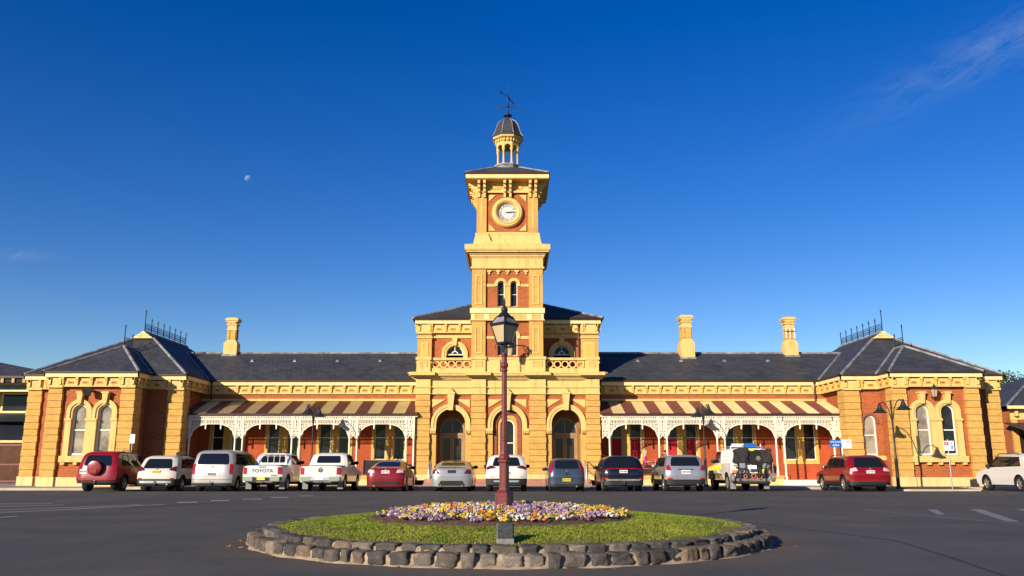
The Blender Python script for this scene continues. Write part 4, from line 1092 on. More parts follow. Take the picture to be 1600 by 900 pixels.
# lawn, soil
M['turf'] = None
def turf():
    t = NT('lawn_soil_and_thatch'); p = t.pos()
    col = t.ramp(t.noise(3.5, 5, 0.7, p), [(0.35, (0.13, 0.15, 0.03)), (0.6, (0.22, 0.17, 0.07))]); t.base(col, 0.95, 0.1); t.bump(t.noise(40, 4, 0.7, p), 0.6, 0.02); return t.m
M['turf'] = turf()
M['soil'] = plain('garden_soil', (0.13, 0.078, 0.052), 0.95, 0.1, var=0.45, scale=9, bump=0.9)
BX, BY, BR = IX - 0.15, 15.0, 2.42
def radial(name, cx, cy, R, hf, mat, nr=24, na=96, kind=True, jit=0.0):
    q = MB(); pts = [(cx, cy, hf(cx, cy))]; 
    for i in range(1, nr + 1):
        for j in range(na):
            a = 2 * pi * j / na; r = R * i / nr; x, y = cx + r * cos(a), cy + r * sin(a)
            pts.append((x, y, hf(x, y) + random.uniform(-jit, jit)))
    fs = [(0, 1 + j, 1 + (j + 1) % na) for j in range(na)]
    fs += [(1 + i * na + j, 1 + (i + 1) * na + j, 1 + (i + 1) * na + (j + 1) % na, 1 + i * na + (j + 1) % na) for i in range(nr - 1) for j in range(na)]
    q.add(pts, fs, mat); return structure(q.build(name, smooth=60))
radial('lawn', IX, IY, 4.0, lambda x, y: lawn_h(math.hypot(x - IX, y - IY)), 'turf')
def soil_h(x, y):
    d = math.hypot(x - BX, y - BY) / BR
    return lawn_h(math.hypot(x - IX, y - IY)) + 0.075 * (1 - max(0, d) ** 6) - 0.03
radial('flower_bed', BX, BY, BR, soil_h, 'soil', 40, 180, jit=0.016)
def grass_mat():
    t = NT('grass_blades'); g = t.node('ShaderNodeNewGeometry')
    c1 = t.ramp(g.outputs['Random Per Island'], [(0, (0.105, 0.175, 0.012)), (0.6, (0.185, 0.255, 0.022)), (0.92, (0.27, 0.275, 0.045)), (1, (0.36, 0.30, 0.12))])
    w = t.ramp(t.noise(1.1, 4, 0.7, g.outputs['Position']), [(0.35, (0.62, 0.72, 0.6)), (0.65, (1.35, 1.15, 1.1))])
    t.base(t.mix(1.0, c1, w, 'MULTIPLY'), 0.6, 0.25)
    t.b.inputs['Subsurface Weight'].default_value = 0.0
    return t.m
M['grass'] = grass_mat()
ng = 150000
rr = np.sqrt(rng.uniform(0, 1, ng)) * 3.98; aa = rng.uniform(0, 2 * pi, ng)
gx = IX + rr * np.cos(aa); gy = IY + rr * np.sin(aa)
bare = np.sin(gx * 2.1 + 1.0) * np.sin(gy * 1.7 + gx * 0.9) + 0.5 * np.sin(gx * 5.3 - gy * 4.1)
edge = (rr - 3.1) / 0.9 * (1 + 0.9 * np.abs(np.cos(aa)) ** 6)
keep = (np.hypot(gx - BX, gy - BY) > BR - 0.06 + 0.05 * np.sin(aa * 31)) & (bare + rng.normal(0, 0.35, ng) < 1.75 - np.clip(edge, 0, 1) * 1.75) & ((rr < 3.90) | (rng.uniform(0, 1, ng) < 0.35))
gx, gy, rr = gx[keep], gy[keep], rr[keep]; n = len(gx)
gzv = 0.232 + 0.205 * (1 - np.minimum(1, rr / 4.05) ** 2) - 0.005
hgt = rng.uniform(0.015, 0.034, n); th = rng.uniform(0, 2 * pi, n); wd = rng.uniform(0.003, 0.006, n)
lx = rng.normal(0, 0.02, n); ly = rng.normal(0, 0.02, n)
V = np.empty((n, 5, 3))
for k, (f, s) in enumerate(((0, -1), (0, 1), (0.6, 0.8), (1, 0), (0.6, -0.8))):
    V[:, k, 0] = gx + s * wd * np.cos(th) + lx * f * f; V[:, k, 1] = gy + s * wd * np.sin(th) + ly * f * f; V[:, k, 2] = gzv + hgt * f
me = bpy.data.meshes.new('grass'); me.vertices.add(n * 5); me.vertices.foreach_set('co', V.ravel())
me.loops.add(n * 5); me.loops.foreach_set('vertex_index', np.arange(n * 5)); me.polygons.add(n); me.polygons.foreach_set('loop_start', np.arange(n) * 5)
me.update(calc_edges=True); me.materials.append(M['grass'])
go = bpy.data.objects.new('grass', me); COL.objects.link(go)
tag(go, 'short green lawn grass on the round island', 'grass', kind='stuff')
# pansies
M['leaf'] = plain('pansy_leaf', (0.045, 0.10, 0.02), 0.6, 0.3, var=0.4, scale=20)
PET = {'purple': ((0.24, 0.10, 0.27), (0.04, 0.01, 0.06)), 'lilac': ((0.46, 0.31, 0.45), (0.22, 0.07, 0.24)), 'yellow': ((0.80, 0.60, 0.05), (0.10, 0.03, 0.01)),
       'orange': ((0.70, 0.23, 0.02), (0.12, 0.025, 0.01)), 'white': ((0.75, 0.70, 0.60), (0.45, 0.26, 0.40))}
for k, (c1, c2) in PET.items():
    M['petal_' + k] = plain('petal_' + k, c1, 0.6, 0.2, var=0.25, scale=40); M['eye_' + k] = plain('petal_eye_' + k, c2, 0.6, 0.2)
def pansy(colour, seed):
    r = random.Random(seed); q = MB()
    for i in range(20):
        a = r.uniform(0, 2 * pi); d = r.uniform(0.0, 0.13); h = r.uniform(0.015, 0.09); x, y = d * cos(a), d * sin(a); b = r.uniform(0, 2 * pi); l = r.uniform(0.03, 0.05); w = 0.013
        ux, uy = cos(b), sin(b)
        q.add([(x, y, h), (x + ux * l * .5 - uy * w, y + uy * l * .5 + ux * w, h + 0.018), (x + ux * l, y + uy * l, h + 0.008), (x + ux * l * .5 + uy * w, y + uy * l * .5 - ux * w, h + 0.018)], [(0, 1, 2, 3)], 'leaf')
    for i in range(r.randint(11, 15)):
        a = r.uniform(0, 2 * pi); d = sqrt(r.uniform(0, 1)) * 0.135; h = r.uniform(0.055, 0.11) - d * 0.2
        c = Vector((d * cos(a), d * sin(a), h)); n = Vector((cos(a) * 0.4 + r.uniform(-.4, .4), -0.75 + r.uniform(-.5, .5), r.uniform(0.35, 0.9))).normalized()
        u = n.cross(Vector((0, 0, 1))).normalized(); v = n.cross(u); R = r.uniform(0.016, 0.026)
        col = colour if r.random() < 0.74 else r.choice(list(PET))
        for k in range(5):
            t = 2 * pi * k / 5 + 0.3; e = c + R * 0.55 * (u * cos(t) + v * sin(t)) + n * (0.003 * (k % 2))
            pts = [e + R * 0.58 * (u * cos(s) + v * sin(s)) + n * 0.004 * cos(s * 2) for s in [2 * pi * m / 6 for m in range(6)]]
            q.add([tuple(p) for p in pts], [tuple(range(6))], 'petal_' + col)
        q.add([(-0.003, 0, 0), (0.003, 0, 0), tuple(c)], [(0, 1, 2)], 'leaf')
        q.add([tuple(c + n * 0.008 + R * 0.36 * (u * cos(s) + v * sin(s))) for s in [2 * pi * m / 6 for m in range(6)]], [tuple(range(6))], 'eye_' + col)
    return q.mesh('pansy_plant')
PM = {k: [pansy(k, 11 * i + len(k)) for i in range(3)] for k in PET}
LBL = {'purple': 'low pansy plant covered in purple flowers in the round bed', 'lilac': 'low pansy plant covered in pale lilac flowers in the round bed', 'yellow': 'low pansy plant covered in bright yellow flowers in the round bed',
       'orange': 'low pansy plant covered in orange flowers in the round bed', 'white': 'low pansy plant covered in white flowers in the round bed'}
sp = 0.245; rp = random.Random(5)
j = 0; y = BY - 2.15
while y < BY + 2.15:
    x = BX - 2.25 + (sp / 2 if j % 2 else 0)
    while x < BX + 2.2:
        px_, py_ = x + rp.uniform(-0.06, 0.06), y + rp.uniform(-0.05, 0.05)
        if math.hypot((px_ - BX) / 2.10, (py_ - BY) / 2.05) < 1 and math.hypot(px_ + 0.14, py_ - 15.2) > 0.22:
            n_ = sin(px_ * 2.3 + py_ * 1.1) + sin(px_ * 4.7 - py_ * 2.9) * 0.7 + rp.uniform(-1.3, 1.3)
            k = 'purple' if n_ < -0.8 else 'lilac' if n_ < -0.05 else 'white' if n_ < 0.15 else 'yellow' if n_ < 1.1 else 'orange'
            o = bpy.data.objects.new('pansy_plant', rp.choice(PM[k])); COL.objects.link(o)
            o.location = (px_, py_, soil_h(px_, py_) - 0.005); o.rotation_euler = (0, 0, rp.uniform(-0.6, 0.6)); s = rp.uniform(0.85, 1.2); o.scale = (s, s, s)
            tag(o, LBL[k], 'pansy', 'pansies with mostly %s flowers' % k)
        x += sp
    y += sp * 0.87; j += 1
# plaque
M['plaque_stone'] = plain('plaque_granite', (0.17, 0.16, 0.15), 0.8, 0.3, var=0.35, scale=12, bump=0.4); M['plaque_plate'] = plain('plaque_plate', (0.045, 0.046, 0.05), 0.6, 0.4, var=0.5, scale=25)
pl = thing('plaque_stone', 'small dark memorial plaque on a sloping stone block at the lawn edge', 'plaque', (-0.09, 11.40, 0.225))
q = MB(); q.prism([(-0.13, 0.0), (0.13, 0.0), (0.13, 0.26), (0.06, 0.27), (-0.12, 0.08)], 'x', -0.115, 0.115, 'plaque_stone'); q.build('stone_block', pl)
q = MB(); q.add([(-0.10, -0.118, 0.095), (0.10, -0.118, 0.095), (0.10, 0.045, 0.268), (-0.10, 0.045, 0.268)] + [(-0.10, -0.125, 0.105), (0.10, -0.125, 0.105), (0.10, 0.038, 0.278), (-0.10, 0.038, 0.278)], [(4, 5, 6, 7), (0, 1, 5, 4), (1, 2, 6, 5), (2, 3, 7, 6), (3, 0, 4, 7)], 'plaque_plate'); q.build('bronze_plate', pl)
# fallen leaves along the gutter of the island
M['dry_leaf'] = plain('dry_leaf', (0.45, 0.20, 0.05), 0.7, 0.2, var=0.4, scale=30)
q = MB(); q.add([(-0.045, 0, 0.004), (-0.015, 0.03, 0.016), (0.03, 0.02, 0.008), (0.055, 0, 0.02), (0.025, -0.024, 0.006), (-0.02, -0.026, 0.014)], [(0, 1, 2), (0, 2, 3), (0, 3, 4), (0, 4, 5)], 'dry_leaf')
lm = q.mesh('fallen_leaf')
for i in range(13):
    a = radians(rp.choice([rp.uniform(185, 240), rp.uniform(185, 215), rp.uniform(240, 345)])); r = 4.5 + abs(rp.gauss(0, 0.16))
    o = bpy.data.objects.new('fallen_leaf', lm); COL.objects.link(o); o.location = (IX + r * cos(a), IY + r * sin(a), 0.006); o.rotation_euler = (rp.uniform(-.3, .3), rp.uniform(-.3, .3), rp.uniform(0, 6)); s = rp.uniform(0.5, 0.9); o.scale = (s, s, s)
    tag(o, 'small dry orange leaf lying on the asphalt beside the stone edging', 'leaf', 'fallen leaves beside the island')

# ------------------------------------------------------------------ lamps
lamp = thing('street_lamp', 'tall maroon heritage lamp post with four sided lantern standing in the flower bed', 'lamp post', (-0.14, 15.2, 0.42), radians(-29))
q = MB(); R4 = pi / 4
def sq(prof, mat='maroon'): q.lathe(0, 0, [(r * 1.414, z) for r, z in prof], 4, mat, R4)
sq([(0.128, -0.1), (0.128, 0.0), (0.119, 0.01), (0.119, 0.325), (0.128, 0.33), (0.128, 0.345), (0.10, 0.365), (0.075, 0.40)])
sq([(0.066, 0.39), (0.064, 0.42), (0.064, 0.86), (0.082, 0.89), (0.082, 0.92)])
for k in range(4):
    q.T = lambda x, y, z, k=k: (x * cos(k * pi / 2) - y * sin(k * pi / 2), x * sin(k * pi / 2) + y * cos(k * pi / 2), z)
    q.box(-0.10, 0.10, -0.127, -0.118, 0.285, 0.305, 'maroon'); q.box(-0.10, -0.08, -0.127, -0.118, 0.03, 0.285, 'maroon'); q.box(0.08, 0.10, -0.127, -0.118, 0.03, 0.285, 'maroon')
    q.box(-0.05, 0.05, -0.070, -0.063, 0.80, 0.812, 'maroon'); q.box(-0.05, -0.038, -0.070, -0.063, 0.46, 0.80, 'maroon'); q.box(0.038, 0.05, -0.070, -0.063, 0.46, 0.80, 'maroon')
q.T = None
q.build('pedestal', lamp)
q = MB()
prof = [(0.095, 0.92), (0.105, 0.95), (0.095, 0.98), (0.07, 1.02), (0.058, 1.08), (0.055, 1.25), (0.064, 1.26), (0.064, 1.30), (0.053, 1.32), (0.047, 2.50), (0.062, 2.52), (0.062, 2.545), (0.048, 2.57), (0.073, 2.61), (0.073, 2.65), (0.052, 2.68), (0.048, 2.78), (0.06, 2.81), (0.045, 2.86)]
q.lathe(0, 0, prof, 8, 'maroon', pi / 8); q.build('shaft', lamp)
lt = MB()
RT = radians(29)
lt.lathe(0, 0, [(0.05, 2.86), (0.05, 3.0), (0.145, 3.02), (0.15, 3.055)], 4, 'black', RT)
for k in range(4):
    a = RT + k * pi / 2
    lt.tube([(0.142 * cos(a), 0.142 * sin(a), 3.04), (0.246 * cos(a), 0.246 * sin(a), 3.365)], 0.014, 'black', 6)
    lt.tube([(0.14 * cos(a), 0.14 * sin(a), 3.03), (0.18 * cos(a), 0.18 * sin(a), 2.98), (0.16 * cos(a), 0.16 * sin(a), 2.93)], 0.007, 'black', 5)
    lt.lathe(0.262 * cos(a), 0.262 * sin(a), [(0.012, 3.38), (0.018, 3.41), (0.004, 3.46)], 6, 'black')
lt.lathe(0, 0, [(0.24, 3.355), (0.272, 3.37), (0.275, 3.39), (0.235, 3.415)], 4, 'black', RT)
lt.lathe(0, 0, [(0.15, 3.53), (0.11, 3.57), (0.055, 3.63), (0.066, 3.66), (0.066, 3.69), (0.04, 3.71), (0.024, 3.74), (0.012, 3.78), (0.022, 3.80), (0.006, 3.90)], 10, 'black')
for k in range(4):
    a = RT + k * pi / 2; lt.tube([(0.242 * cos(a), 0.242 * sin(a), 3.41), (0.14 * cos(a), 0.14 * sin(a), 3.545)], 0.012, 'black', 5)
lan = lt.build('lantern', lamp)
q = MB(); q.lathe(0, 0, [(0.132, 3.05), (0.240, 3.36)], 4, 'lamp_glass', RT); q.build('lantern_glass', lan)
q = MB(); q.lathe(0, 0, [(0.240, 3.405), (0.132, 3.535)], 4, 'lead', RT); q.build('lantern_roof', lan)
q = MB(); q.lathe(0.05, -0.03, [(0.02, 2.80), (0.035, 2.84), (0.035, 2.92), (0.022, 2.95), (0.04, 2.98), (0.02, 3.02)], 8, 'black'); q.lathe(-0.06, 0.02, [(0.035, 2.84), (0.04, 3.02)], 8, 'black'); q.build('lamp_gear', lan)

def double_lamp():
    t = thing('street_lamp', '', 'street lamp', group='black street lamps with two bell shades')
    q = MB(); q.lathe(0, 0, [(0.16, 0), (0.16, 0.06), (0.10, 0.10), (0.085, 0.16), (0.075, 1.35), (0.09, 1.37), (0.09, 1.41), (0.06, 1.45), (0.045, 1.6), (0.04, 4.2), (0.05, 4.22), (0.02, 4.3)], 10, 'iron'); q.build('pole', t, 40)
    for s in (-1, 1):
        q = MB()
        pts = [(0, 0, 3.2), (0, s * 0.12, 3.42), (0, s * 0.32, 3.86), (0, s * 0.62, 4.16), (0, s * 0.95, 4.26), (0, s * 1.2, 4.20), (0, s * 1.3, 4.12)]
        fine = []
        for a, b in zip(pts, pts[1:]): fine += [tuple(Vector(a).lerp(Vector(b), f)) for f in (0, 0.5)]
        q.tube(fine + [pts[-1]], 0.025, 'iron', 6); q.tube([(0, s * 0.04, 3.6), (0, s * 0.18, 3.55), (0, s * 0.25, 3.62)], 0.012, 'iron', 5)
        q.build('arm', t, 60)
        q = MB(); q.lathe(0, s * 1.3, [(0.02, 4.26), (0.05, 4.24), (0.06, 4.15), (0.09, 4.11), (0.11, 4.02), (0.16, 3.92), (0.25, 3.83), (0.36, 3.76), (0.37, 3.74), (0.30, 3.77), (0.1, 3.9)], 18, 'iron', cap=False); q.build('lamp_shade', t, 50)
    return t
L0 = double_lamp()
spots = [((18.9, 41.5, 0.03), 'black double bell lamp standing between the red SUV and the white parking sign'),
         ((-10.75, 45.2, 0.03), 'black double bell lamp rising behind the two white utility trucks'),
         ((10.35, 45.2, 0.03), 'black double bell lamp rising behind the yellow and white service truck'),
         ((-27.45, 44.6, 0.03), 'black single bell lamp cut off at the left edge, before the timber gates')]
for i, (p, l) in enumerate(spots):
    o = L0 if i == 0 else copy_tree(L0)
    o.location = p; o['label'] = l
    if i == 3:                                   # this one carries a single arm towards the street
        for ch in [c for c in o.children if sum(v.co.y for v in c.data.vertices) / len(c.data.vertices) > 0.2]: bpy.data.objects.remove(ch)
        del o['group']

# ------------------------------------------------------------------ signs
M['canvas_dark'] = plain('dark_canvas', (0.030, 0.026, 0.026), 0.8, 0.2); M['sign_blue'] = plain('sign_blue', (0.012, 0.10, 0.42), 0.4, 0.4, var=0.05); M['sign_red'] = plain('sign_red', (0.55, 0.03, 0.04), 0.4, 0.4, var=0.05); M['sign_green'] = plain('sign_green', (0.02, 0.25, 0.06), 0.4, 0.4); M['sign_white'] = plain('sign_white', (0.80, 0.80, 0.78), 0.4, 0.4, var=0.04)
def face(q, x0, x1, z0, z1, mat, y=0.0, th=0.006): q.box(x0, x1, y - th, y, z0, z1, mat)
t = thing('kiss_and_ride_sign', 'blue and white twin sign boards on a pale pole behind the red SUV', 'sign', (17.62, 44.85, 0.03))
q = MB(); q.lathe(0, 0.03, [(0.03, 0), (0.03, 2.44)], 10, 'sign_white'); q.build('pole', t, 40)
q = MB(); face(q, -0.64, -0.02, 2.04, 2.43, 'sign_blue')
for s, z, w in (('KISS & RIDE', 2.32, 0.118), ('AREA', 2.15, 0.15)): q.text(s, w, 'sign_white', lambda u, v, e, z=z: (-0.33 + u, -0.010 - e, z + v), 0.002)
q.build('blue_board', t)
q = MB(); face(q, 0.0, 0.50, 1.99, 2.45, 'sign_white')
q.text('P', 0.17, 'sign_green', lambda u, v, e: (0.10 + u, -0.009 - e, 2.35 + v), 0.002); q.annulus(0.34, 2.34, 0.045, 0.07, -0.012, -0.006, 'sign_red', 14); face(q, 0.28, 0.40, 2.33, 2.35, 'sign_red', -0.0065)
q.build('white_board', t)
t = thing('parking_sign', 'white parking sign with red panel on a thin pole at the kerb', 'sign', (21.2, 40.85, 0.03), radians(-10))
q = MB(); q.lathe(0, 0.03, [(0.028, 0), (0.028, 2.35)], 10, 'steel'); q.build('pole', t, 40)
q = MB(); face(q, -0.20, 0.26, 1.82, 2.28, 'sign_white'); face(q, -0.17, 0.03, 2.08, 2.25, 'sign_red', -0.0065)
q.text('P', 0.15, 'sign_white', lambda u, v, e: (-0.07 + u, -0.014 - e, 2.165 + v), 0.002)
face(q, 0.10, 0.22, 1.88, 2.06, 'sign_blue', -0.0065); q.annulus(0.155, 1.94, 0.018, 0.030, -0.016, -0.0125, 'sign_white', 12); q.box(0.145, 0.160, -0.016, -0.0125, 1.96, 2.03, 'sign_white')
q.prism([(0.10, 2.17), (0.15, 2.12), (0.15, 2.15), (0.22, 2.15), (0.22, 2.19), (0.15, 2.19), (0.15, 2.22)], 'y', -0.0125, -0.006, 'canvas_dark')
q.build('board', t)
t = thing('small_sign', 'small plain white sign on a pole above the red spare wheel car', 'sign', (-20.25, 44.75, 0.03))
q = MB(); q.lathe(0, 0.03, [(0.025, 0), (0.025, 2.75)], 10, 'steel'); q.build('pole', t, 40)
q = MB(); face(q, -0.13, 0.13, 2.25, 2.72, 'sign_white'); q.build('board', t)

# ------------------------------------------------------------------ handrails, cafe furniture
def rail():
    q = MB(); q.tube([(0, 0, 0), (0, 0, 0.95), (0, 0.08, 1.05), (0, 0.9, 1.32), (0, 1.0, 1.30), (0, 1.02, 1.2), (0, 1.02, 0.3)], 0.024, 'steel', 8); q.tube([(0, 0, 0.55), (0, 1.02, 0.86)], 0.018, 'steel', 6); return q
for x, l in ((-4.62, 'bare steel handrail on the entrance steps beside the red sedan'), (4.12, 'bare steel handrail on the entrance steps beside the small blue-grey hatchback')):
    o = rail().build('handrail', smooth=50, loc=(x, 46.75, 0.10)); tag(o, l, 'handrail', 'handrails on the entrance steps')
def barrier(x0, x1, y, label, text=None):
    t = thing('cafe_barrier', label, 'barrier', ((x0 + x1) / 2, y, 0.56), group='dark canvas barriers on the verandah')
    w = (x1 - x0) / 2
    q = MB()
    for s in (-1, 1): q.lathe(s * w, 0, [(0.16, 0), (0.16, 0.02), (0.02, 0.03), (0.02, 0.88)], 10, 'steel')
    q.tube([(-w, 0, 0.87), (w, 0, 0.87)], 0.016, 'steel'); q.build('frame', t, 40)
    q = MB(); q.box(-w + 0.04, w - 0.04, -0.008, 0.008, 0.06, 0.84 if text else 0.36, 'canvas_dark')
    if text: q.text(text, 0.42, 'sign_white', lambda u, v, e: (u, -0.011 - e, 0.5 + v), 0.002)
    q.build('screen', t)
barrier(-8.5, -6.4, 48.15, 'dark cafe barrier bearing a pale letter, seen between white truck and red sedan', 'L')
barrier(6.3, 8.2, 48.25, 'dark cafe barrier with steel rail in front of the person in pink')
barrier(13.0, 14.9, 48.25, 'dark cafe barrier on the verandah just right of the service truck')
def table(x, y, label):
    t = thing('cafe_table', label, 'table', (x, y, 0.56), group='cafe tables on the verandah')
    q = MB(); q.lathe(0, 0, [(0.40, 0.72), (0.41, 0.735), (0.40, 0.75)], 24, 'black'); q.build('tabletop', t, 40)
    q = MB(); q.lathe(0, 0, [(0.22, 0), (0.22, 0.02), (0.03, 0.05), (0.03, 0.72)], 12, 'iron'); q.build('pedestal', t, 40)
table(8.35, 49.0, 'round black cafe table between the two seated people'); table(14.0, 49.1, 'round black cafe table behind the barrier at right')
def chair(x, y, rz, label):
    t = thing('cafe_chair', label, 'chair', (x, y, 0.56), rz, 'cafe chairs on the verandah')
    q = MB(); q.box(-0.21, 0.21, -0.21, 0.21, 0.42, 0.45, 'black'); q.build('seat', t)
    q = MB(); q.box(-0.21, 0.21, 0.20, 0.225, 0.62, 0.86, 'black'); q.build('backrest', t)
    for sx in (-1, 1):
        for sy in (-1, 1):
            q = MB(); q.tube([(sx * 0.19, sy * 0.19, 0), (sx * 0.19, sy * 0.19 + 0.0, 0.43)] + ([(sx * 0.19, 0.21, 0.86)] if sy > 0 else []), 0.014, 'iron'); q.build('leg', t)
chair(7.85, 48.95, radians(90), 'black cafe chair under the person in pink'); chair(8.85, 49.0, radians(-90), 'black cafe chair under the person in grey')
chair(13.5, 49.1, radians(90), 'empty black cafe chair left of the right hand table'); chair(14.5, 49.15, radians(-90), 'empty black cafe chair right of the right hand table')

# ------------------------------------------------------------------ two seated people
M['skin'] = plain('skin', (0.50, 0.27, 0.18), 0.55, 0.3, var=0.06); M['pink'] = plain('pink_cloth', (0.72, 0.075, 0.26), 0.85, 0.15); M['grey_cloth'] = plain('grey_cloth', (0.30, 0.31, 0.32), 0.85, 0.15)
M['trousers'] = plain('dark_trousers', (0.02, 0.02, 0.028), 0.85, 0.15); M['hair_grey'] = plain('hair_grey', (0.36, 0.31, 0.26), 0.7, 0.3); M['hair_brown'] = plain('hair_brown', (0.05, 0.03, 0.02), 0.6, 0.3)
def person(loc, rz, label, shirt, hair, longhair):
    t = thing('person', label, 'person', loc, rz)
    # seated, facing local -Y; floor at 0
    pts = [(0, 0.08, 0.50), (0, 0.10, 0.72), (0, 0.09, 0.95), (0, 0.07, 1.06), (0, 0.05, 1.14)]; rad = [0.15, 0.135, 0.15, 0.075, 0.055]
    ed = [(0, 1), (1, 2), (2, 3), (3, 4)]
    def addp(p, r, par): pts.append(p); rad.append(r); ed.append((par, len(pts) - 1)); return len(pts) - 1
    h = addp((0, 0.03, 1.20), 0.075, 4); h = addp((0, 0.01, 1.27), 0.092, h); h = addp((0, 0.02, 1.35), 0.075, h)
    nose = addp((0, -0.105, 1.255), 0.012, h - 1)
    for s in (-1, 1):
        addp((s * 0.098, 0.02, 1.26), 0.016, h - 1)
        k = addp((s * 0.17, 0.08, 1.0), 0.062, 2); k = addp((s * 0.23, 0.04, 0.76), 0.046, k); k = addp((s * 0.16, -0.20, 0.75), 0.032, k); hd = addp((s * 0.13, -0.27, 0.765), 0.028, k)
        for i, (dx, L) in enumerate(((-0.028, 0.07), (-0.009, 0.082), (0.009, 0.078), (0.026, 0.06))):
            f = addp((s * 0.13 + dx, -0.31, 0.762), 0.0095, hd); addp((s * 0.13 + dx, -0.31 - L * 0.7, 0.745), 0.0085, f)
        th = addp((s * 0.13 - s * 0.035, -0.285, 0.77), 0.0095, hd)
        k = addp((s * 0.10, 0.0, 0.50), 0.10, 0); k = addp((s * 0.12, -0.38, 0.49), 0.068, k); k = addp((s * 0.12, -0.40, 0.25), 0.05, k); k = addp((s * 0.12, -0.38, 0.07), 0.036, k); addp((s * 0.12, -0.52, 0.04), 0.034, k)
    me = bpy.data.meshes.new('body'); me.from_pydata(pts, ed, []); ob = bpy.data.objects.new('body', me); COL.objects.link(ob)
    m = ob.modifiers.new('skin', 'SKIN')
    for i, v in enumerate(me.skin_vertices[0].data): v.radius = (rad[i], rad[i] * (0.72 if i in (0, 1, 2) else 1)); v.use_root = (i == 0)
    ob.modifiers.new('sub', 'SUBSURF').levels = 2
    new = bpy.data.meshes.new_from_object(ob.evaluated_get(bpy.context.evaluated_depsgraph_get())); ob.modifiers.clear(); ob.data = new; bpy.data.meshes.remove(me)
    for k in ('skin', shirt, 'trousers', 'black'): new.materials.append(M[k])
    for p in new.polygons:
        c = p.center; p.use_smooth = True
        arm = abs(c.x) > 0.145 or c.y < -0.12
        if c.z > 1.075: p.material_index = 0
        elif c.z < 0.085: p.material_index = 3
        elif c.z < 0.60 and not (c.y < -0.1 and c.z > 0.62): p.material_index = 2
        elif c.z > 0.62 and c.y < -0.05: p.material_index = 0
        else: p.material_index = 1
    ob.parent = t
    q = MB(); q.lathe(0, 0.035, [(0.02, 1.435), (0.06, 1.425), (0.095, 1.39), (0.108, 1.33), (0.106, 1.27)], 14, hair)
    q.box(-0.085, 0.085, 0.06, 0.125, 1.10 if longhair else 1.2, 1.33, hair)
    q.build('hair', t, 60)
    q = MB()
    for s in (-1, 1): q.lathe(s * 0.034, -0.078, [(0.004, 1.268), (0.012, 1.275), (0.004, 1.282)], 8, 'black')
    q.box(-0.025, 0.025, -0.088, -0.075, 1.205, 1.213, 'sign_red'); q.build('face_features', t)
person((7.80, 48.88, 0.56), radians(70), 'person in a bright pink shirt seated at a verandah table', 'pink', 'hair_grey', False)
person((8.88, 48.95, 0.56), radians(-75), 'person in a grey top seated beside the silver SUV roof', 'grey_cloth', 'hair_brown', True)
# ------------------------------------------------------------------ vehicles
def paint(name, c, metal=0.0, rough=0.28):
    t = NT(name); f = t.noise(1.5, 3, 0.5, t.obj())
    s = t.node('ShaderNodeSeparateXYZ'); t.l.new(t.obj(), s.inputs[0])
    dust = t.math('MULTIPLY', t.math('MAXIMUM', t.math('SUBTRACT', 0.75, s.outputs[2]), 0.0), t.math('MULTIPLY', t.noise(5, 4, 0.7, t.obj()), 0.16))
    col = t.mix(dust, t.ramp(f, [(0.3, hsv(c, 0.95)), (0.7, hsv(c, 1.04))]), (0.22, 0.17, 0.12))
    t.base(col, rough, 0.35, metal); t.b.inputs['Coat Weight'].default_value = 0.6; t.b.inputs['Coat Roughness'].default_value = 0.06
    return t.m
M['p_red'] = paint('red_paint', (0.22, 0.004, 0.007)); M['p_crimson'] = paint('crimson_paint', (0.18, 0.003, 0.008), 0.1); M['p_darkred'] = paint('deep_red_paint', (0.20, 0.004, 0.009), 0.1)
M['p_white'] = paint('white_car_paint', (0.58, 0.57, 0.55)); M['p_pearl'] = paint('pearl_white_paint', (0.50, 0.47, 0.42)); M['p_silver'] = paint('silver_paint', (0.34, 0.34, 0.345), 0.55, 0.32); M['p_vansilver'] = paint('warm_silver_paint', (0.40, 0.385, 0.37), 0.45, 0.34)
M['p_navy'] = paint('navy_paint', (0.004, 0.006, 0.016)); M['p_bluegrey'] = paint('blue_grey_paint', (0.05, 0.072, 0.11), 0.4); M['p_icesilver'] = paint('ice_silver_paint', (0.32, 0.335, 0.375), 0.5, 0.32)
M['p_hivis'] = plain('fluorescent_yellow_panel', (0.78, 0.80, 0.02), 0.4, 0.4, var=0.08)
M['plastic'] = plain('black_plastic', (0.014, 0.014, 0.015), 0.6, 0.3); M['tyre'] = plain('tyre_rubber', (0.018, 0.017, 0.016), 0.85, 0.2, var=0.3, scale=6); M['alloy'] = plain('alloy_wheel', (0.42, 0.42, 0.43), 0.35, 0.5, 0.8)
M['carglass'] = glass('car_glass', (0.008, 0.010, 0.012), 0.04); M['tail'] = glass('tail_light_red', (0.30, 0.006, 0.008), 0.12); M['tail_dark'] = glass('tail_light_smoked', (0.10, 0.008, 0.012), 0.12); M['tail_clear'] = glass('tail_light_clear', (0.55, 0.38, 0.36), 0.12); M['amber'] = glass('amber_lens', (0.65, 0.20, 0.02), 0.12)
M['headlamp'] = glass('headlamp', (0.5, 0.5, 0.52), 0.08); M['plate_white'] = plain('plate_white', (0.72, 0.72, 0.70), 0.45, 0.4, var=0.04); M['plate_yellow'] = plain('plate_yellow', (0.72, 0.52, 0.04), 0.45, 0.4, var=0.04); M['chrome'] = plain('chrome', (0.65, 0.65, 0.66), 0.12, 0.6, 1.0, var=0.03)
M['dirt_grey'] = plain('dusty_grey_steel', (0.17, 0.155, 0.14), 0.7, 0.3, var=0.4, scale=5); M['rubber_mat'] = plain('grey_mud_flap', (0.20, 0.20, 0.20), 0.8, 0.2); M['orange_strap'] = plain('orange_strap', (0.60, 0.15, 0.05), 0.6, 0.3)

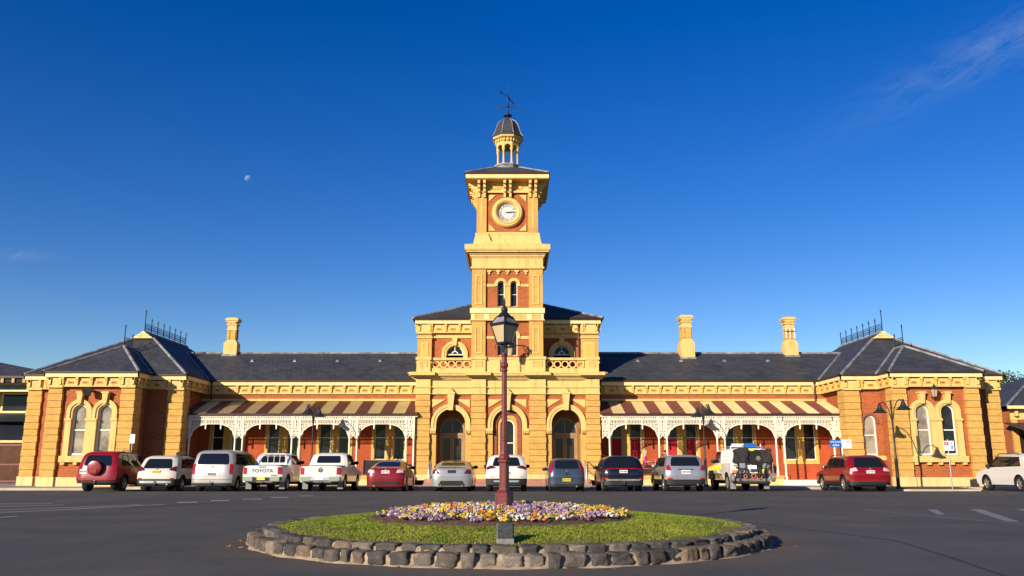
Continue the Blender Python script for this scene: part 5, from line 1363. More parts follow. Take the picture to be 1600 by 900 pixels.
class Car:
    def __init__(c, name, label, cat, x, y, L, W, H, rear, front, paintm, belt, R=0.34, wr=0.95, wf=None, tt=0.80, clad=0.0, pr=0.10, z0=0.26, rz=0.0, group='vehicles parked nose in along the station kerb', smooth=2):
        c.t = thing(name, label, cat, (x, y, gz(y + 0.9)), rz, group)
        c.t.rotation_euler = (-0.012, 0, rz)
        c.L, c.W, c.H, c.belt, c.tt, c.pr, c.z0, c.R = L, W, H, belt, tt, pr, z0, R
        c.wr = wr; c.wf = wf or L - 0.85; c.paint = paintm
        up = [(0.02, z0)] + rear + front + [(L - 0.04, z0)]
        c.rear_raw = rear
        for _ in range(smooth):
            n = [up[0]]
            for a, b in zip(up, up[1:]):
                n.append((a[0] * .78 + b[0] * .22, a[1] * .78 + b[1] * .22)); n.append((a[0] * .22 + b[0] * .78, a[1] * .22 + b[1] * .78))
            n.append(up[-1]); up = n
        c.up = up
        bot = []
        ra = R + 0.07
        def arch(yc):
            zz = min(0.999, max(-0.99, (z0 - R) / ra)); a0 = math.asin(zz)
            return [(yc + ra * cos(a0 + (pi - 2 * a0) * i / 14), R + ra * sin(a0 + (pi - 2 * a0) * i / 14)) for i in range(15)]
        bot = arch(c.wf) + arch(c.wr)
        prof = up + bot; nu = len(up); n = len(prof)
        # inward normals of the upper profile
        nor = []
        for i in range(n):
            if i >= nu: nor.append((0, 0)); continue
            a = up[max(0, i - 1)]; b = up[min(nu - 1, i + 1)]; d = Vector((b[0] - a[0], b[1] - a[1])); d.normalize(); nor.append((d.y, -d.x))
        c.nor = nor
        cf = [0, 0.3, 0.55, 0.72, 0.83, 0.90, 0.95, 0.985, 1.0]
        cols = [-v for v in cf[:0:-1]] + cf
        bm = bmesh.new(); grid = []
        for f in cols:
            o = c.o(abs(f)); grid.append([bm.verts.new((f, p[0] + nr[0] * o, p[1] + nr[1] * o)) for p, nr in zip(prof, nor)])
        for a, b in zip(grid, grid[1:]):
            for i in range(n):
                f = bm.faces.new((a[i], a[(i + 1) % n], b[(i + 1) % n], b[i])); f.material_index = 1 if i >= nu - 1 else 0
        for g in (grid[0], grid[-1]): bm.faces.new(g)
        for z in [0.4, 0.55, clad or 0.62, 0.72, belt - 0.06, belt, belt + 0.12, belt + (H - belt) * 0.6, H - 0.12]:
            bmesh.ops.bisect_plane(bm, geom=bm.verts[:] + bm.edges[:] + bm.faces[:], plane_co=(0, 0, z), plane_no=(0, 0, 1), dist=1e-4)
        for v in bm.verts: v.co.x *= c.w(v.co.z)
        for f in bm.faces:
            if clad and f.material_index == 0 and f.calc_center_median().z < clad: f.material_index = 1
        bmesh.ops.recalc_face_normals(bm, faces=bm.faces)
        me = bpy.data.meshes.new('body'); bm.to_mesh(me); bm.free()
        me.materials.append(M[paintm]); me.materials.append(M['plastic'])
        me.polygons.foreach_set('use_smooth', [True] * len(me.polygons)); me.set_sharp_from_angle(angle=radians(38))
        c.body = bpy.data.objects.new('body', me); COL.objects.link(c.body); c.body.parent = c.t
        q = MB(); q.box(-W / 2 + 0.25, W / 2 - 0.25, 0.15, L - 0.3, z0 - 0.06, z0 + 0.12, 'plastic'); q.box(-W / 2 + 0.2, W / 2 - 0.2, c.wr - 0.08, c.wr + 0.08, R - 0.09, R + 0.09, 'plastic'); q.box(-W / 2 + 0.2, W / 2 - 0.2, c.wf - 0.08, c.wf + 0.08, R - 0.09, R + 0.09, 'plastic'); q.box(-W / 2 + 0.24, W / 2 - 0.24, c.wr - 0.5, c.wr + 0.5, R, R + 0.45, 'plastic'); q.box(-W / 2 + 0.24, W / 2 - 0.24, c.wf - 0.5, c.wf + 0.5, R, R + 0.42, 'plastic')
        q.build('underbody', c.t)
    def o(c, f): return 0 if f <= 0.5 else c.pr * ((f - 0.5) / 0.5) ** 3
    def w(c, z):
        h = c.W / 2
        if z < c.belt:
            k = (z - c.z0) / (c.belt - c.z0); k = min(max(k, 0), 1)
            return h * (0.955 + 0.045 * sin(pi * min(1, k * 0.62 + 0.12)) - 0.012 * max(0, k - 0.7) / 0.3)
        k = min(1, (z - c.belt) / (c.H - c.belt)); base = c.w(c.belt - 1e-6)
        return base + (h * c.tt - base) * (k ** 1.25)
    def pt(c, x, z, off, front=False):
        """a point on the back (or front) of the body at height z"""
        up = c.up; m = max(range(len(up)), key=lambda i: up[i][1])
        rng_ = range(0, m) if not front else range(len(up) - 2, m - 1, -1)
        i0 = None
        for i in rng_:
            a, b = (up[i], up[i + 1]) if not front else (up[i + 1], up[i])
            if a[1] <= z <= b[1] + 1e-9: i0 = i; break
        if i0 is None: i0 = 0 if not front else len(up) - 2
        a, b = up[i0], up[i0 + 1]; t = 0 if abs(b[1] - a[1]) < 1e-9 else (z - a[1]) / (b[1] - a[1]); t = min(max(t, 0), 1)
        d = Vector((b[0] - a[0], b[1] - a[1])); d.normalize(); n = (d.y, -d.x)
        f = min(1.0, abs(x) / max(0.01, c.w(z))); o = c.o(f)
        return (x, a[0] + (b[0] - a[0]) * t + n[0] * (o - off), z + n[1] * (o - off))
    def side(c, sgn): return lambda y, z, off: (sgn * (c.w(z) + off), y, z)
    def patch(c, fn, quad, mat, name, off=0.012, nu=12, nv=6, parent=None, rnd=0.0):
        if rnd: nv = max(nv, 12)
        q = MB(); bl, br, tr, tl = [Vector(p) for p in quad]; g = []
        for j in range(nv + 1):
            v = 0.5 - 0.5 * cos(pi * j / nv) if rnd else j / nv
            e = max(0.0, (abs(2 * v - 1) - (1 - rnd * 1.6)) / (rnd * 1.6)) if rnd else 0
            sh = 1 - rnd * 0.35 * (1 - sqrt(max(0, 1 - e * e)))
            for i in range(nu + 1):
                u = 0.5 + (i / nu - 0.5) * sh
                p = bl.lerp(br, u).lerp(tl.lerp(tr, u), v); g.append((p.x, p.y))
        top = [fn(a, b, off) for a, b in g]; k = nu + 1
        q.add(top, [(j * k + i, j * k + i + 1, (j + 1) * k + i + 1, (j + 1) * k + i) for j in range(nv) for i in range(nu)], mat)
        rim = [i for i in range(k)] + [j * k + nu for j in range(1, nv + 1)] + [nv * k + i for i in range(nu - 1, -1, -1)] + [j * k for j in range(nv - 1, 0, -1)]
        pts = [fn(*g[i], off) for i in rim] + [fn(*g[i], -0.03) for i in rim]; m = len(rim)
        q.add(pts, [(i, (i + 1) % m, (i + 1) % m + m, i + m) for i in range(m)], mat)
        return q.build(name, parent or c.t, 50)
    def rearp(c, quad, mat, name, **k): return c.patch(lambda x, z, off: c.pt(x, z, off), quad, mat, name, **k)
    def frontp(c, quad, mat, name, **k): return c.patch(lambda x, z, off: c.pt(x, z, off, True), quad, mat, name, **k)
    def wheels(c, rim='alloy', tw=0.22, spokes=5):
        R = c.R; q = MB(); r = R * 0.64
        q.lathe(0, 0, [(r, 0.0), (R * 0.93, 0.005), (R, 0.04), (R, tw - 0.04), (R * 0.93, tw - 0.005), (r, tw)], 28, 'tyre', axis='x', cap=False); tm = q.mesh('wheel', 40)
        q = MB(); q.lathe(0, 0, [(r, 0.01), (r * 0.97, 0.012), (r * 0.90, 0.03), (r * 0.88, 0.09)], 24, rim, axis='x', cap=False)
        q.lathe(0, 0, [(r * 0.95, 0.10), (r * 0.95, 0.12)], 20, 'black', axis='x'); q.lathe(0, 0, [(r * 0.24, 0.008), (r * 0.26, 0.05)], 14, rim, axis='x')
        for i in range(spokes):
            a = 2 * pi * i / spokes
            q.T = lambda x, y, z, a=a: (x, y * cos(a) - z * sin(a), y * sin(a) + z * cos(a)); q.box(0.015, 0.05, r * 0.15, r * 0.94, -r * 0.13, r * 0.13, rim)
        q.T = None; rm = q.mesh('rim', 40)
        for s in (-1, 1):
            for y in (c.wr, c.wf):
                w = bpy.data.objects.new('wheel', tm); COL.objects.link(w); w.parent = c.t; w.location = (s * (c.W / 2 - 0.015), y, R); w.rotation_euler = (0, 0, 0 if s < 0 else pi)
                m = bpy.data.objects.new('rim', rm); COL.objects.link(m); m.parent = w
    def mirrors(c, y, z, mat=None):
        for s in (-1, 1):
            q = MB(); x = s * (c.w(z) + 0.11)
            q.lathe(x, y, [(0.04, z - 0.085), (0.10, z - 0.05), (0.115, z + 0.02), (0.09, z + 0.075), (0.03, z + 0.09)], 10, mat or c.paint); q.box(min(x, s * c.w(z)), max(x, s * c.w(z)), y - 0.02, y + 0.03, z - 0.06, z - 0.02, 'plastic')
            q.build('wing_mirror', c.t, 50)
    def sides(c, wins, handles=()):
        for s in (-1, 1):
            a_, b_ = wins[0], wins[-1]
            c.patch(c.side(s), [(a_[0][0] - 0.04, a_[0][1] - 0.03), (b_[1][0] + 0.06, b_[1][1] - 0.03), (b_[2][0] + 0.02, b_[2][1] + 0.03), (a_[3][0] - 0.03, a_[3][1] + 0.03)], 'plastic', 'window_trim', off=0.003, nu=14, nv=5, rnd=0.05)
            for w in wins: c.patch(c.side(s), w, 'carglass', 'side_window', off=0.008, nu=6, nv=5, rnd=0.08)
            for y, z in handles:
                q = MB(); x = s * c.w(z); q.box(x - 0.025, x + 0.025, y - 0.09, y + 0.09, z - 0.015, z + 0.015, c.paint); q.build('door_handle', c.t)
            for y in getattr(c, 'seams', ()):
                pass
    def plate(c, z, mat='plate_white', w=0.37, h=0.13, x=0.0, tilt=0):
        y = c.pt(x, z, 0.02)[1]; q = MB(); q.box(x - w / 2, x + w / 2, y - 0.012, y + 0.05, z - h / 2, z + h / 2, mat)
        r = random.Random(round(z * 1000) + len(c.t.name))
        for i in range(6):
            u = x + (i - 2.5) * w * 0.145 + (w * 0.02 if i > 2 else -w * 0.02); a = w * 0.05
            q.box(u - a, u + a * r.uniform(0.2, 1), y - 0.0145, y - 0.012, z - h * 0.26, z + h * r.uniform(0.05, 0.28), 'plastic'); q.box(u - a * 0.4, u + a, y - 0.0143, y - 0.012, z - h * r.uniform(0.0, 0.26), z + h * 0.27, 'plastic')
        q.build('number_plate', c.t)
    def towbar(c, z=0.42):
        q = MB(); q.box(-0.04, 0.04, -0.12, 0.2, z - 0.04, z + 0.0, 'plastic'); q.lathe(0, -0.10, [(0.02, z), (0.018, z + 0.05), (0.032, z + 0.07), (0.03, z + 0.10), (0.01, z + 0.12)], 10, 'chrome'); q.build('tow_bar', c.t, 50)
    def exhaust(c, x, z=0.30):
        q = MB(); q.lathe(x, z, [(0.04, -0.03), (0.042, 0.02), (0.035, 0.3)], 12, 'chrome', axis='y'); q.build('exhaust', c.t, 50)
    def rails(c, y0, y1, z, mat='plastic', inset=0.06):
        for s in (-1, 1):
            x = s * (c.w(c.H) - inset); q = MB(); q.tube([(x, y0, z - 0.16), (x, y0 + 0.14, z - 0.06), (x, (y0 + y1) / 2, z - 0.045), (x, y1 - 0.14, z - 0.06), (x, y1, z - 0.16)], 0.018, mat); q.build('roof_rail', c.t, 60)
    def flaps(c):
        for s in (-1, 1):
            q = MB(); x = s * (c.W / 2 - 0.14); q.box(x - 0.13, x + 0.13, c.wr - c.R - 0.16, c.wr - c.R - 0.145, 0.12, 0.50, 'rubber_mat'); q.build('mud_flap', c.t)
    def emblem(c, z, r=0.05):
        y = c.pt(0, z, 0.012)[1]; q = MB(); q.annulus(0, z, r * 0.7, r, y - 0.012, y + 0.01, 'chrome', 16); q.box(-r * 0.7, r * 0.7, y - 0.01, y, z - r * 0.12, z + r * 0.12, 'chrome'); q.build('badge', c.t)
    def rearset(c, glass_q, lights, plate, bumper=None, lightmat='tail'):
        c.rearp(glass_q, 'carglass', 'rear_window', off=0.008, nu=14, nv=6, rnd=0.35)
        for q in lights:
            for s in (1, -1):
                qq = [(s * p[0], p[1]) for p in q]; c.rearp(qq, lightmat, 'tail_light', off=0.022, nu=6, nv=5, rnd=0.25)
        if plate: c.plate(*plate)
        if bumper: c.rearp(bumper, 'plastic', 'rear_bumper', off=0.03, nu=14, nv=3)
def sym(w0, z0, w1, z1): return [(-w0, z0), (w0, z0), (w1, z1), (-w1, z1)]
def rl(x0, x1, z0, z1): return [(x0, z0), (x1, z0), (x1, z1), (x0, z1)]
SUVF = lambda L, H: [(L * 0.60, H - 0.03), (L * 0.70, H * 0.70), (L - 0.35, H * 0.60), (L - 0.05, H * 0.50), (L, 0.55)]

# 1 red four wheel drive with a covered spare wheel
c = Car('parked_car', 'red four wheel drive with a round spare wheel cover on its back door', 'car', -19.25, 39.15, 4.6, 1.86, 1.88, [(0.0, 0.55), (0.02, 0.80), (0.06, 1.15), (0.22, 1.72), (0.5, 1.87), (1.6, 1.88)], SUVF(4.6, 1.88), 'p_red', 1.14, R=0.38, wr=0.95, clad=0.0, z0=0.38)
c.rearset(sym(0.66, 1.18, 0.56, 1.66), [rl(0.74, 0.90, 0.98, 1.24)], None)
c.rearp(sym(0.88, 0.40, 0.88, 0.48), 'plastic', 'rear_bumper', off=0.04)
c.rearp(rl(-0.92, 0.92, 0.52, 0.70), 'p_red', 'bumper_bar', off=0.07, nv=3)
q = MB(); q.lathe(-0.05, 1.08, [(0.05, -0.20), (0.20, -0.20), (0.315, -0.18), (0.345, -0.13), (0.345, 0.05)], 32, 'p_red', axis='y'); q.prism([(-0.19, 0.86), (0.09, 0.86), (0.12, 1.02), (-0.22, 1.02)], 'y', -0.225, -0.15, 'p_red'); q.build('spare_wheel_cover', c.t, 45)
c.plate(0.92, 'plate_white', 0.34, 0.20, -0.60); c.wheels('alloy', 0.25); c.mirrors(3.0, 1.2); c.towbar(0.42); c.rails(0.9, 2.7, 1.95)
c.sides([[(0.55, 1.2), (1.25, 1.2), (1.2, 1.66), (0.75, 1.66)], [(1.32, 1.2), (2.15, 1.2), (2.12, 1.70), (1.30, 1.69)], [(2.22, 1.2), (3.05, 1.2), (2.7, 1.68), (2.20, 1.70)]], ((1.45, 1.08), (2.4, 1.08)))
# 2 white wagon
c = Car('parked_car', 'white wagon with dark rear glass, yellow plate and roof rails, beside the silver van', 'car', -16.5, 39.2, 4.6, 1.80, 1.68, [(0.0, 0.60), (0.02, 0.85), (0.08, 1.02), (0.42, 1.58), (0.7, 1.67), (1.8, 1.68)], SUVF(4.6, 1.68), 'p_pearl', 1.03, R=0.36, clad=0.58, z0=0.30)
c.rearset(sym(0.68, 1.06, 0.56, 1.50), [[(0.55, 0.98), (0.88, 0.94), (0.84, 1.20), (0.70, 1.12)]], (0.90, 'plate_yellow'), sym(0.85, 0.36, 0.86, 0.56), 'tail_dark')
q = c.rearp(sym(0.72, 0.40, 0.76, 0.50), 'steel', 'skid_plate', off=0.05); c.exhaust(0.55, 0.34); c.towbar(0.38); c.wheels('alloy'); c.mirrors(3.1, 1.1); c.rails(1.0, 2.8, 1.74); c.emblem(1.02, 0.05)
for s in (1, -1): c.rearp([(s * p[0], p[1]) for p in rl(0.66, 0.82, 0.56, 0.63)], 'tail', 'reflector', off=0.02)
c.sides([[(0.75, 1.1), (1.3, 1.1), (1.3, 1.46), (0.95, 1.46)], [(1.36, 1.1), (2.2, 1.1), (2.16, 1.52), (1.36, 1.51)], [(2.27, 1.1), (3.1, 1.08), (2.7, 1.50), (2.24, 1.52)]], ((1.5, 0.98), (2.45, 0.98)))
# 3 silver van
c = Car('parked_van', 'tall silver passenger van with a wide rear window', 'van', -13.92, 39.2, 5.1, 1.90, 1.93, [(0.0, 0.52), (0.01, 0.90), (0.06, 1.20), (0.24, 1.80), (0.5, 1.92), (2.0, 1.93)], [(3.3, 1.9), (4.1, 1.22), (4.85, 0.98), (5.1, 0.6)], 'p_vansilver', 1.18, R=0.34, tt=0.84, z0=0.28)
c.rearset(sym(0.76, 1.24, 0.66, 1.74), [rl(0.80, 0.94, 0.80, 1.28)], (0.80, 'plate_white'), None); c.rearp(sym(0.36, 0.70, 0.40, 0.92), 'p_vansilver', 'plate_recess', off=0.010); c.plate(0.80); c.emblem(1.12, 0.06); c.towbar(0.38); c.wheels('alloy'); c.mirrors(3.7, 1.25); c.rearp(sym(0.9, 0.29, 0.9, 0.40), 'plastic', 'rear_valance', off=0.02)
c.rearp(sym(0.93, 0.545, 0.93, 0.56), 'plastic', 'bumper_seam', off=0.006)
c.sides([[(0.55, 1.26), (1.9, 1.26), (1.9, 1.72), (0.75, 1.72)], [(2.0, 1.26), (2.9, 1.26), (2.85, 1.74), (2.0, 1.74)], [(3.0, 1.26), (3.75, 1.24), (3.3, 1.66), (2.98, 1.74)]], ((2.2, 1.1),))
# pickups
def pickup(x, label, paintm, bedz, frame, W=1.84, H=1.80, y=39.1):
    c = Car('parked_pickup', label, 'pickup truck', x, y, 5.3, W, H, [(0.02, 0.60), (0.02, 0.95), (0.03, bedz - 0.02), (0.10, bedz), (1.55, bedz + 0.01), (1.62, bedz + 0.08), (1.82, H - 0.12), (2.05, H - 0.01), (2.5, H)], [(3.1, H - 0.03), (3.75, 1.14), (4.95, 1.02), (5.25, 0.88), (5.3, 0.6)], paintm, bedz - 0.02, R=0.38, wr=1.15, wf=4.3, z0=0.44, tt=0.80, pr=0.07)
    c.t['category'] = 'pickup truck'
    c.rearp(sym(0.58, bedz + 0.14, 0.54, H - 0.16), 'carglass', 'rear_window', off=0.008, rnd=0.35)
    q = MB(); q.box(-W / 2 + 0.12, W / 2 - 0.12, 0.14, 1.5, bedz - 0.05, bedz + 0.015, 'plastic'); q.build('tonneau_cover', c.t)
    for s in (1, -1): c.rearp([(s * p[0], p[1]) for p in rl(W / 2 - 0.20, W / 2 - 0.02, bedz - 0.40, bedz - 0.08)], 'tail', 'tail_light', off=0.02, nu=5, rnd=0.2)
    c.rearp(sym(W / 2 - 0.22, 0.70, W / 2 - 0.22, bedz - 0.04), paintm, 'tailgate', off=0.012, nu=8)
    q = MB(); q.box(-W / 2 + 0.04, W / 2 - 0.04, -0.14, 0.05, 0.52, 0.66, 'steel' if not frame else 'plastic')
    for s in (-1, 1): q.box(s * (W / 2 - 0.30) - 0.22, s * (W / 2 - 0.30) + 0.22, -0.15, 0.05, 0.49, 0.69, 'chrome')
    q.build('rear_bumper', c.t); c.flaps(); c.towbar(0.44); c.wheels('alloy', 0.25, 6)
    c.sides([[(1.95, bedz + 0.10), (2.62, bedz + 0.08), (2.62, H - 0.12), (2.05, H - 0.14)], [(2.70, bedz + 0.08), (3.55, bedz + 0.06), (3.08, H - 0.14), (2.70, H - 0.12)]], ((2.15, bedz - 0.03), (2.95, bedz - 0.03)))
    c.mirrors(3.45, bedz + 0.16, 'plastic')
    q = MB(); q.box(-0.185, 0.185, -0.165, -0.15, 0.535, 0.655, 'plate_yellow' if frame else 'plate_white'); q.build('number_plate', c.t)
    return c
c = pickup(-11.55, 'white pickup lettered TOYOTA across the tailgate, white bars over its rear window', 'p_white', 1.20, True)
q = MB(); q.text('TOYOTA', 0.215, 'plastic', lambda u, v, e: (u * 1.12, -0.004 - e, 0.945 + v), 0.004); q.build('tailgate_lettering', c.t)
q = MB(); q.box(-0.16, 0.16, -0.006, 0.02, 1.105, 1.14, 'plastic'); q.build('tailgate_handle', c.t)
q = MB(); q.box(0.42, 0.66, -0.008, 0.02, 0.72, 0.76, 'tail'); q.build('tailgate_badge', c.t)
q = MB()
for pts in ([(-0.70, 1.62, 1.22), (-0.62, 1.66, 1.70), (-0.52, 1.68, 1.76), (0.52, 1.68, 1.76), (0.62, 1.66, 1.70), (0.70, 1.62, 1.22)],): q.tube(pts, 0.032, 'p_white', 8)
for x in (-0.25, 0.05, 0.33): q.tube([(x, 1.62, 1.24), (x, 1.68, 1.76)], 0.018, 'p_white', 6)
q.build('window_bars', c.t, 50)
c = pickup(-8.86, 'white pickup with a round emblem on its tailgate and a chrome rear bumper', 'p_white', 1.18, False, W=1.92, H=1.82)
q = MB(); q.annulus(0, 0.98, 0.078, 0.098, -0.012, 0.01, 'plastic', 24)
for pts in ([(-0.05, 1.045), (-0.012, 0.985)], [(0.05, 1.045), (0.012, 0.985)], [(-0.068, 1.0), (-0.034, 0.915)], [(0.068, 1.0), (0.034, 0.915)], [(-0.034, 0.915), (0, 0.97)], [(0.034, 0.915), (0, 0.97)]): q.tube([(p[0], -0.004, p[1]) for p in pts], 0.009, 'plastic', 5)
q.build('round_emblem', c.t, 50)
q = MB(); q.box(-0.05, 0.05, -0.006, 0.02, 1.11, 1.13, 'chrome'); q.build('tailgate_handle', c.t)

# sedans
def sedan(x, label, paintm, W, boot, lm, L=4.75, H=1.45, y=39.2, spoiler=False):
    c = Car('parked_car', label, 'car', x, y, L, W, H, [(0.0, 0.50), (0.0, 0.72), (0.06, boot - 0.03), (0.18, boot), (0.62, boot + 0.03), (1.55, H - 0.04), (2.1, H)], [(2.75, H - 0.02), (3.55, 0.98), (4.45, 0.84), (L - 0.04, 0.72), (L, 0.5)], paintm, boot - 0.06, R=0.33, wr=1.05, z0=0.24, tt=0.74, pr=0.13)
    c.wheels('alloy'); c.mirrors(3.05, boot + 0.03, 'plastic' if paintm == 'p_silver' else None)
    c.rearp(sym(0.60, boot + 0.08, 0.50, H - 0.06), 'carglass', 'rear_window', off=0.006, rnd=0.3)
    c.sides([[(1.35, boot + 0.02), (2.1, boot + 0.01), (2.1, H - 0.10), (1.72, H - 0.12)], [(2.18, boot + 0.01), (3.1, boot), (2.68, H - 0.12), (2.18, H - 0.10)]], ((1.6, boot - 0.10), (2.5, boot - 0.10)))
    for q in lm:
        for s in (1, -1): c.rearp([(s * p[0], p[1]) for p in q[0]], q[1], 'tail_light', off=0.018, nu=5, nv=4, rnd=0.25)
    c.rearp(sym(W / 2 - 0.02, 0.665, W / 2 - 0.02, 0.675), 'plastic', 'bumper_seam', off=0.004)
    if spoiler:
        q = MB(); q.prism([(0.0, boot + 0.035), (0.22, boot + 0.05), (0.24, boot + 0.075), (0.0, boot + 0.06)], 'x', -0.66, 0.66, paintm)
        for s in (-1, 1): q.box(s * 0.6 - 0.03, s * 0.6 + 0.03, 0.06, 0.2, boot - 0.02, boot + 0.05, paintm)
        q.build('boot_spoiler', c.t)
    return c
c = sedan(-5.87, 'dark red sedan parked between the white pickup and the entrance steps', 'p_crimson', 1.76, 1.08, [([(0.50, 0.85), (0.84, 0.88), (0.80, 1.03), (0.54, 0.99)], 'tail_clear')], 4.6, 1.46)
c.plate(0.90); c.rearp(sym(0.62, 0.34, 0.66, 0.46), 'plastic', 'rear_diffuser', off=0.02); c.emblem(1.02, 0.04); c.exhaust(-0.5, 0.27)
c = sedan(-2.80, 'silver sedan with a boot spoiler parked before the first arched doorway', 'p_silver', 1.86, 1.10, [([(0.56, 0.82), (0.90, 0.82), (0.86, 1.0), (0.72, 1.03)], 'tail_dark')], 4.9, 1.46, spoiler=True)
c.plate(0.92, 'plastic'); c.plate(0.925, 'dirt_grey', 0.33, 0.09); c.rearp([(-0.62, 0.28), (0.62, 0.28), (0.50, 0.50), (-0.50, 0.50)], 'plastic', 'rear_diffuser', off=0.02); c.emblem(1.03, 0.05)
c.exhaust(0.5, 0.28); c.exhaust(-0.5, 0.28)
# 8 white SUV behind the lamp
c = Car('parked_car', 'white SUV standing directly behind the maroon lamp post', 'car', -0.26, 39.0, 4.6, 1.92, 1.70, [(0.03, 0.60), (0.0, 0.85), (0.04, 1.08), (0.45, 1.62), (0.75, 1.70), (1.8, 1.71)], SUVF(4.6, 1.71), 'p_white', 1.08, R=0.37, clad=0.60, z0=0.32, pr=0.12)
c.rearset(sym(0.66, 1.16, 0.54, 1.56), [[(0.46, 1.08), (0.93, 1.02), (0.92, 1.16), (0.70, 1.20)]], None, sym(0.88, 0.40, 0.90, 0.60), 'tail_dark'); c.rearp(sym(0.55, 0.44, 0.60, 0.52), 'steel', 'skid_plate', off=0.05)
for s in (1, -1): c.rearp([(s * p[0], p[1]) for p in rl(0.60, 0.78, 0.66, 0.71)], 'tail_clear', 'reflector', off=0.016)
c.plate(0.86); c.wheels('alloy', 0.24); c.mirrors(3.0, 1.17, 'plastic'); c.rails(1.0, 2.8, 1.78, 'steel')
c.sides([[(0.85, 1.18), (1.35, 1.18), (1.35, 1.50), (1.0, 1.50)], [(1.42, 1.17), (2.2, 1.16), (2.16, 1.56), (1.42, 1.55)], [(2.27, 1.16), (3.05, 1.14), (2.7, 1.54), (2.24, 1.56)]], ((1.5, 1.0), (2.4, 1.0)))
# 9 small hatchback
c = Car('parked_car', 'small blue-grey hatchback with tall upright red tail lights', 'car', 2.53, 39.2, 3.85, 1.69, 1.54, [(0.02, 0.52), (0.0, 0.70), (0.06, 1.0), (0.26, 1.45), (0.5, 1.53), (1.4, 1.55)], [(2.2, 1.50), (3.0, 1.02), (3.6, 0.85), (3.85, 0.55)], 'p_bluegrey', 1.0, R=0.30, wr=0.6, wf=3.15, z0=0.24, tt=0.76, pr=0.14)
c.rearset(sym(0.56, 1.04, 0.50, 1.42), [[(0.68, 0.86), (0.80, 0.86), (0.66, 1.42), (0.58, 1.42)]], (0.54, 'plate_yellow')); c.rearp(sym(0.78, 0.25, 0.79, 0.36), 'plastic', 'rear_valance', off=0.014); c.emblem(0.95, 0.035)
q = MB(); yv = c.pt(0, 0.80, 0)[1]; q.lathe(0, 0.80, [(0.08, yv - 0.02), (0.07, yv + 0.02)], 14, 'plastic', axis='y'); q.build('hatch_handle', c.t, 40)
c.wheels('alloy', 0.18); c.mirrors(2.6, 1.04); c.exhaust(0.45, 0.25); c.rearp(sym(0.79, 0.645, 0.79, 0.655), 'plastic', 'bumper_seam', off=0.005)
c.sides([[(0.55, 1.06), (1.2, 1.06), (1.2, 1.40), (0.72, 1.40)], [(1.27, 1.06), (2.4, 1.04), (2.05, 1.40), (1.27, 1.42)]], ((1.45, 0.95),))
# 10 navy SUV
c = Car('parked_car', 'dark navy SUV with a thin red light bar across its back', 'car', 5.16, 39.1, 4.6, 1.88, 1.66, [(0.04, 0.55), (0.0, 0.80), (0.05, 1.08), (0.40, 1.56), (0.7, 1.65), (1.8, 1.66)], SUVF(4.6, 1.66), 'p_navy', 1.06, R=0.37, clad=0.44, z0=0.30, pr=0.13)
c.rearset(sym(0.70, 1.13, 0.58, 1.54), [[(0.74, 0.92), (0.86, 0.92), (0.90, 1.06), (0.70, 1.06)]], (0.92, 'plate_white'), None, 'tail_dark'); c.rearp(sym(0.86, 1.035, 0.86, 1.065), 'tail', 'light_bar', off=0.02, nu=18)
c.rearp([(-0.75, 0.50), (0.75, 0.50), (0.86, 0.58), (-0.86, 0.58)], 'dirt_grey', 'skid_plate', off=0.03); c.towbar(0.36); c.wheels('alloy', 0.24); c.mirrors(3.0, 1.12); c.rails(1.0, 2.8, 1.72)
for s in (1, -1): c.rearp([(s * p[0], p[1]) for p in rl(0.72, 0.90, 0.58, 0.64)], 'tail', 'reflector', off=0.03)
c.sides([[(0.8, 1.14), (1.35, 1.14), (1.35, 1.46), (0.98, 1.46)], [(1.42, 1.13), (2.2, 1.13), (2.16, 1.52), (1.42, 1.51)], [(2.27, 1.13), (3.05, 1.12), (2.7, 1.50), (2.24, 1.52)]], ((1.5, 0.98), (2.4, 0.98)))
# 11 silver SUV
c = Car('parked_car', 'silver SUV with a wide black rear bumper, left of the service truck', 'car', 8.05, 39.1, 4.6, 1.84, 1.70, [(0.02, 0.58), (0.0, 0.80), (0.06, 1.10), (0.38, 1.62), (0.65, 1.69), (1.8, 1.70)], SUVF(4.6, 1.70), 'p_icesilver', 1.10, R=0.37, clad=0.56, z0=0.32)
c.rearset(sym(0.70, 1.17, 0.60, 1.58), [[(0.66, 0.98), (0.90, 0.98), (0.86, 1.24), (0.76, 1.24)]], (0.90, 'plate_white', 0.40, 0.17), sym(0.88, 0.36, 0.90, 0.54)); c.emblem(1.08, 0.05); c.rearp(sym(0.38, 1.0, 0.36, 1.03), 'plastic', 'plate_trim', off=0.02)
for s in (1, -1): c.rearp([(s * p[0], p[1]) for p in rl(0.64, 0.86, 0.56, 0.63)], 'tail', 'reflector', off=0.02)
c.wheels('alloy', 0.23); c.mirrors(3.0, 1.18); c.rails(1.0, 2.8, 1.76); c.exhaust(0.5, 0.32)
c.sides([[(0.7, 1.19), (1.3, 1.18), (1.3, 1.54), (0.88, 1.54)], [(1.37, 1.17), (2.2, 1.17), (2.16, 1.57), (1.37, 1.56)], [(2.27, 1.17), (3.1, 1.15), (2.7, 1.56), (2.24, 1.57)]], ((1.5, 1.02), (2.4, 1.02)))
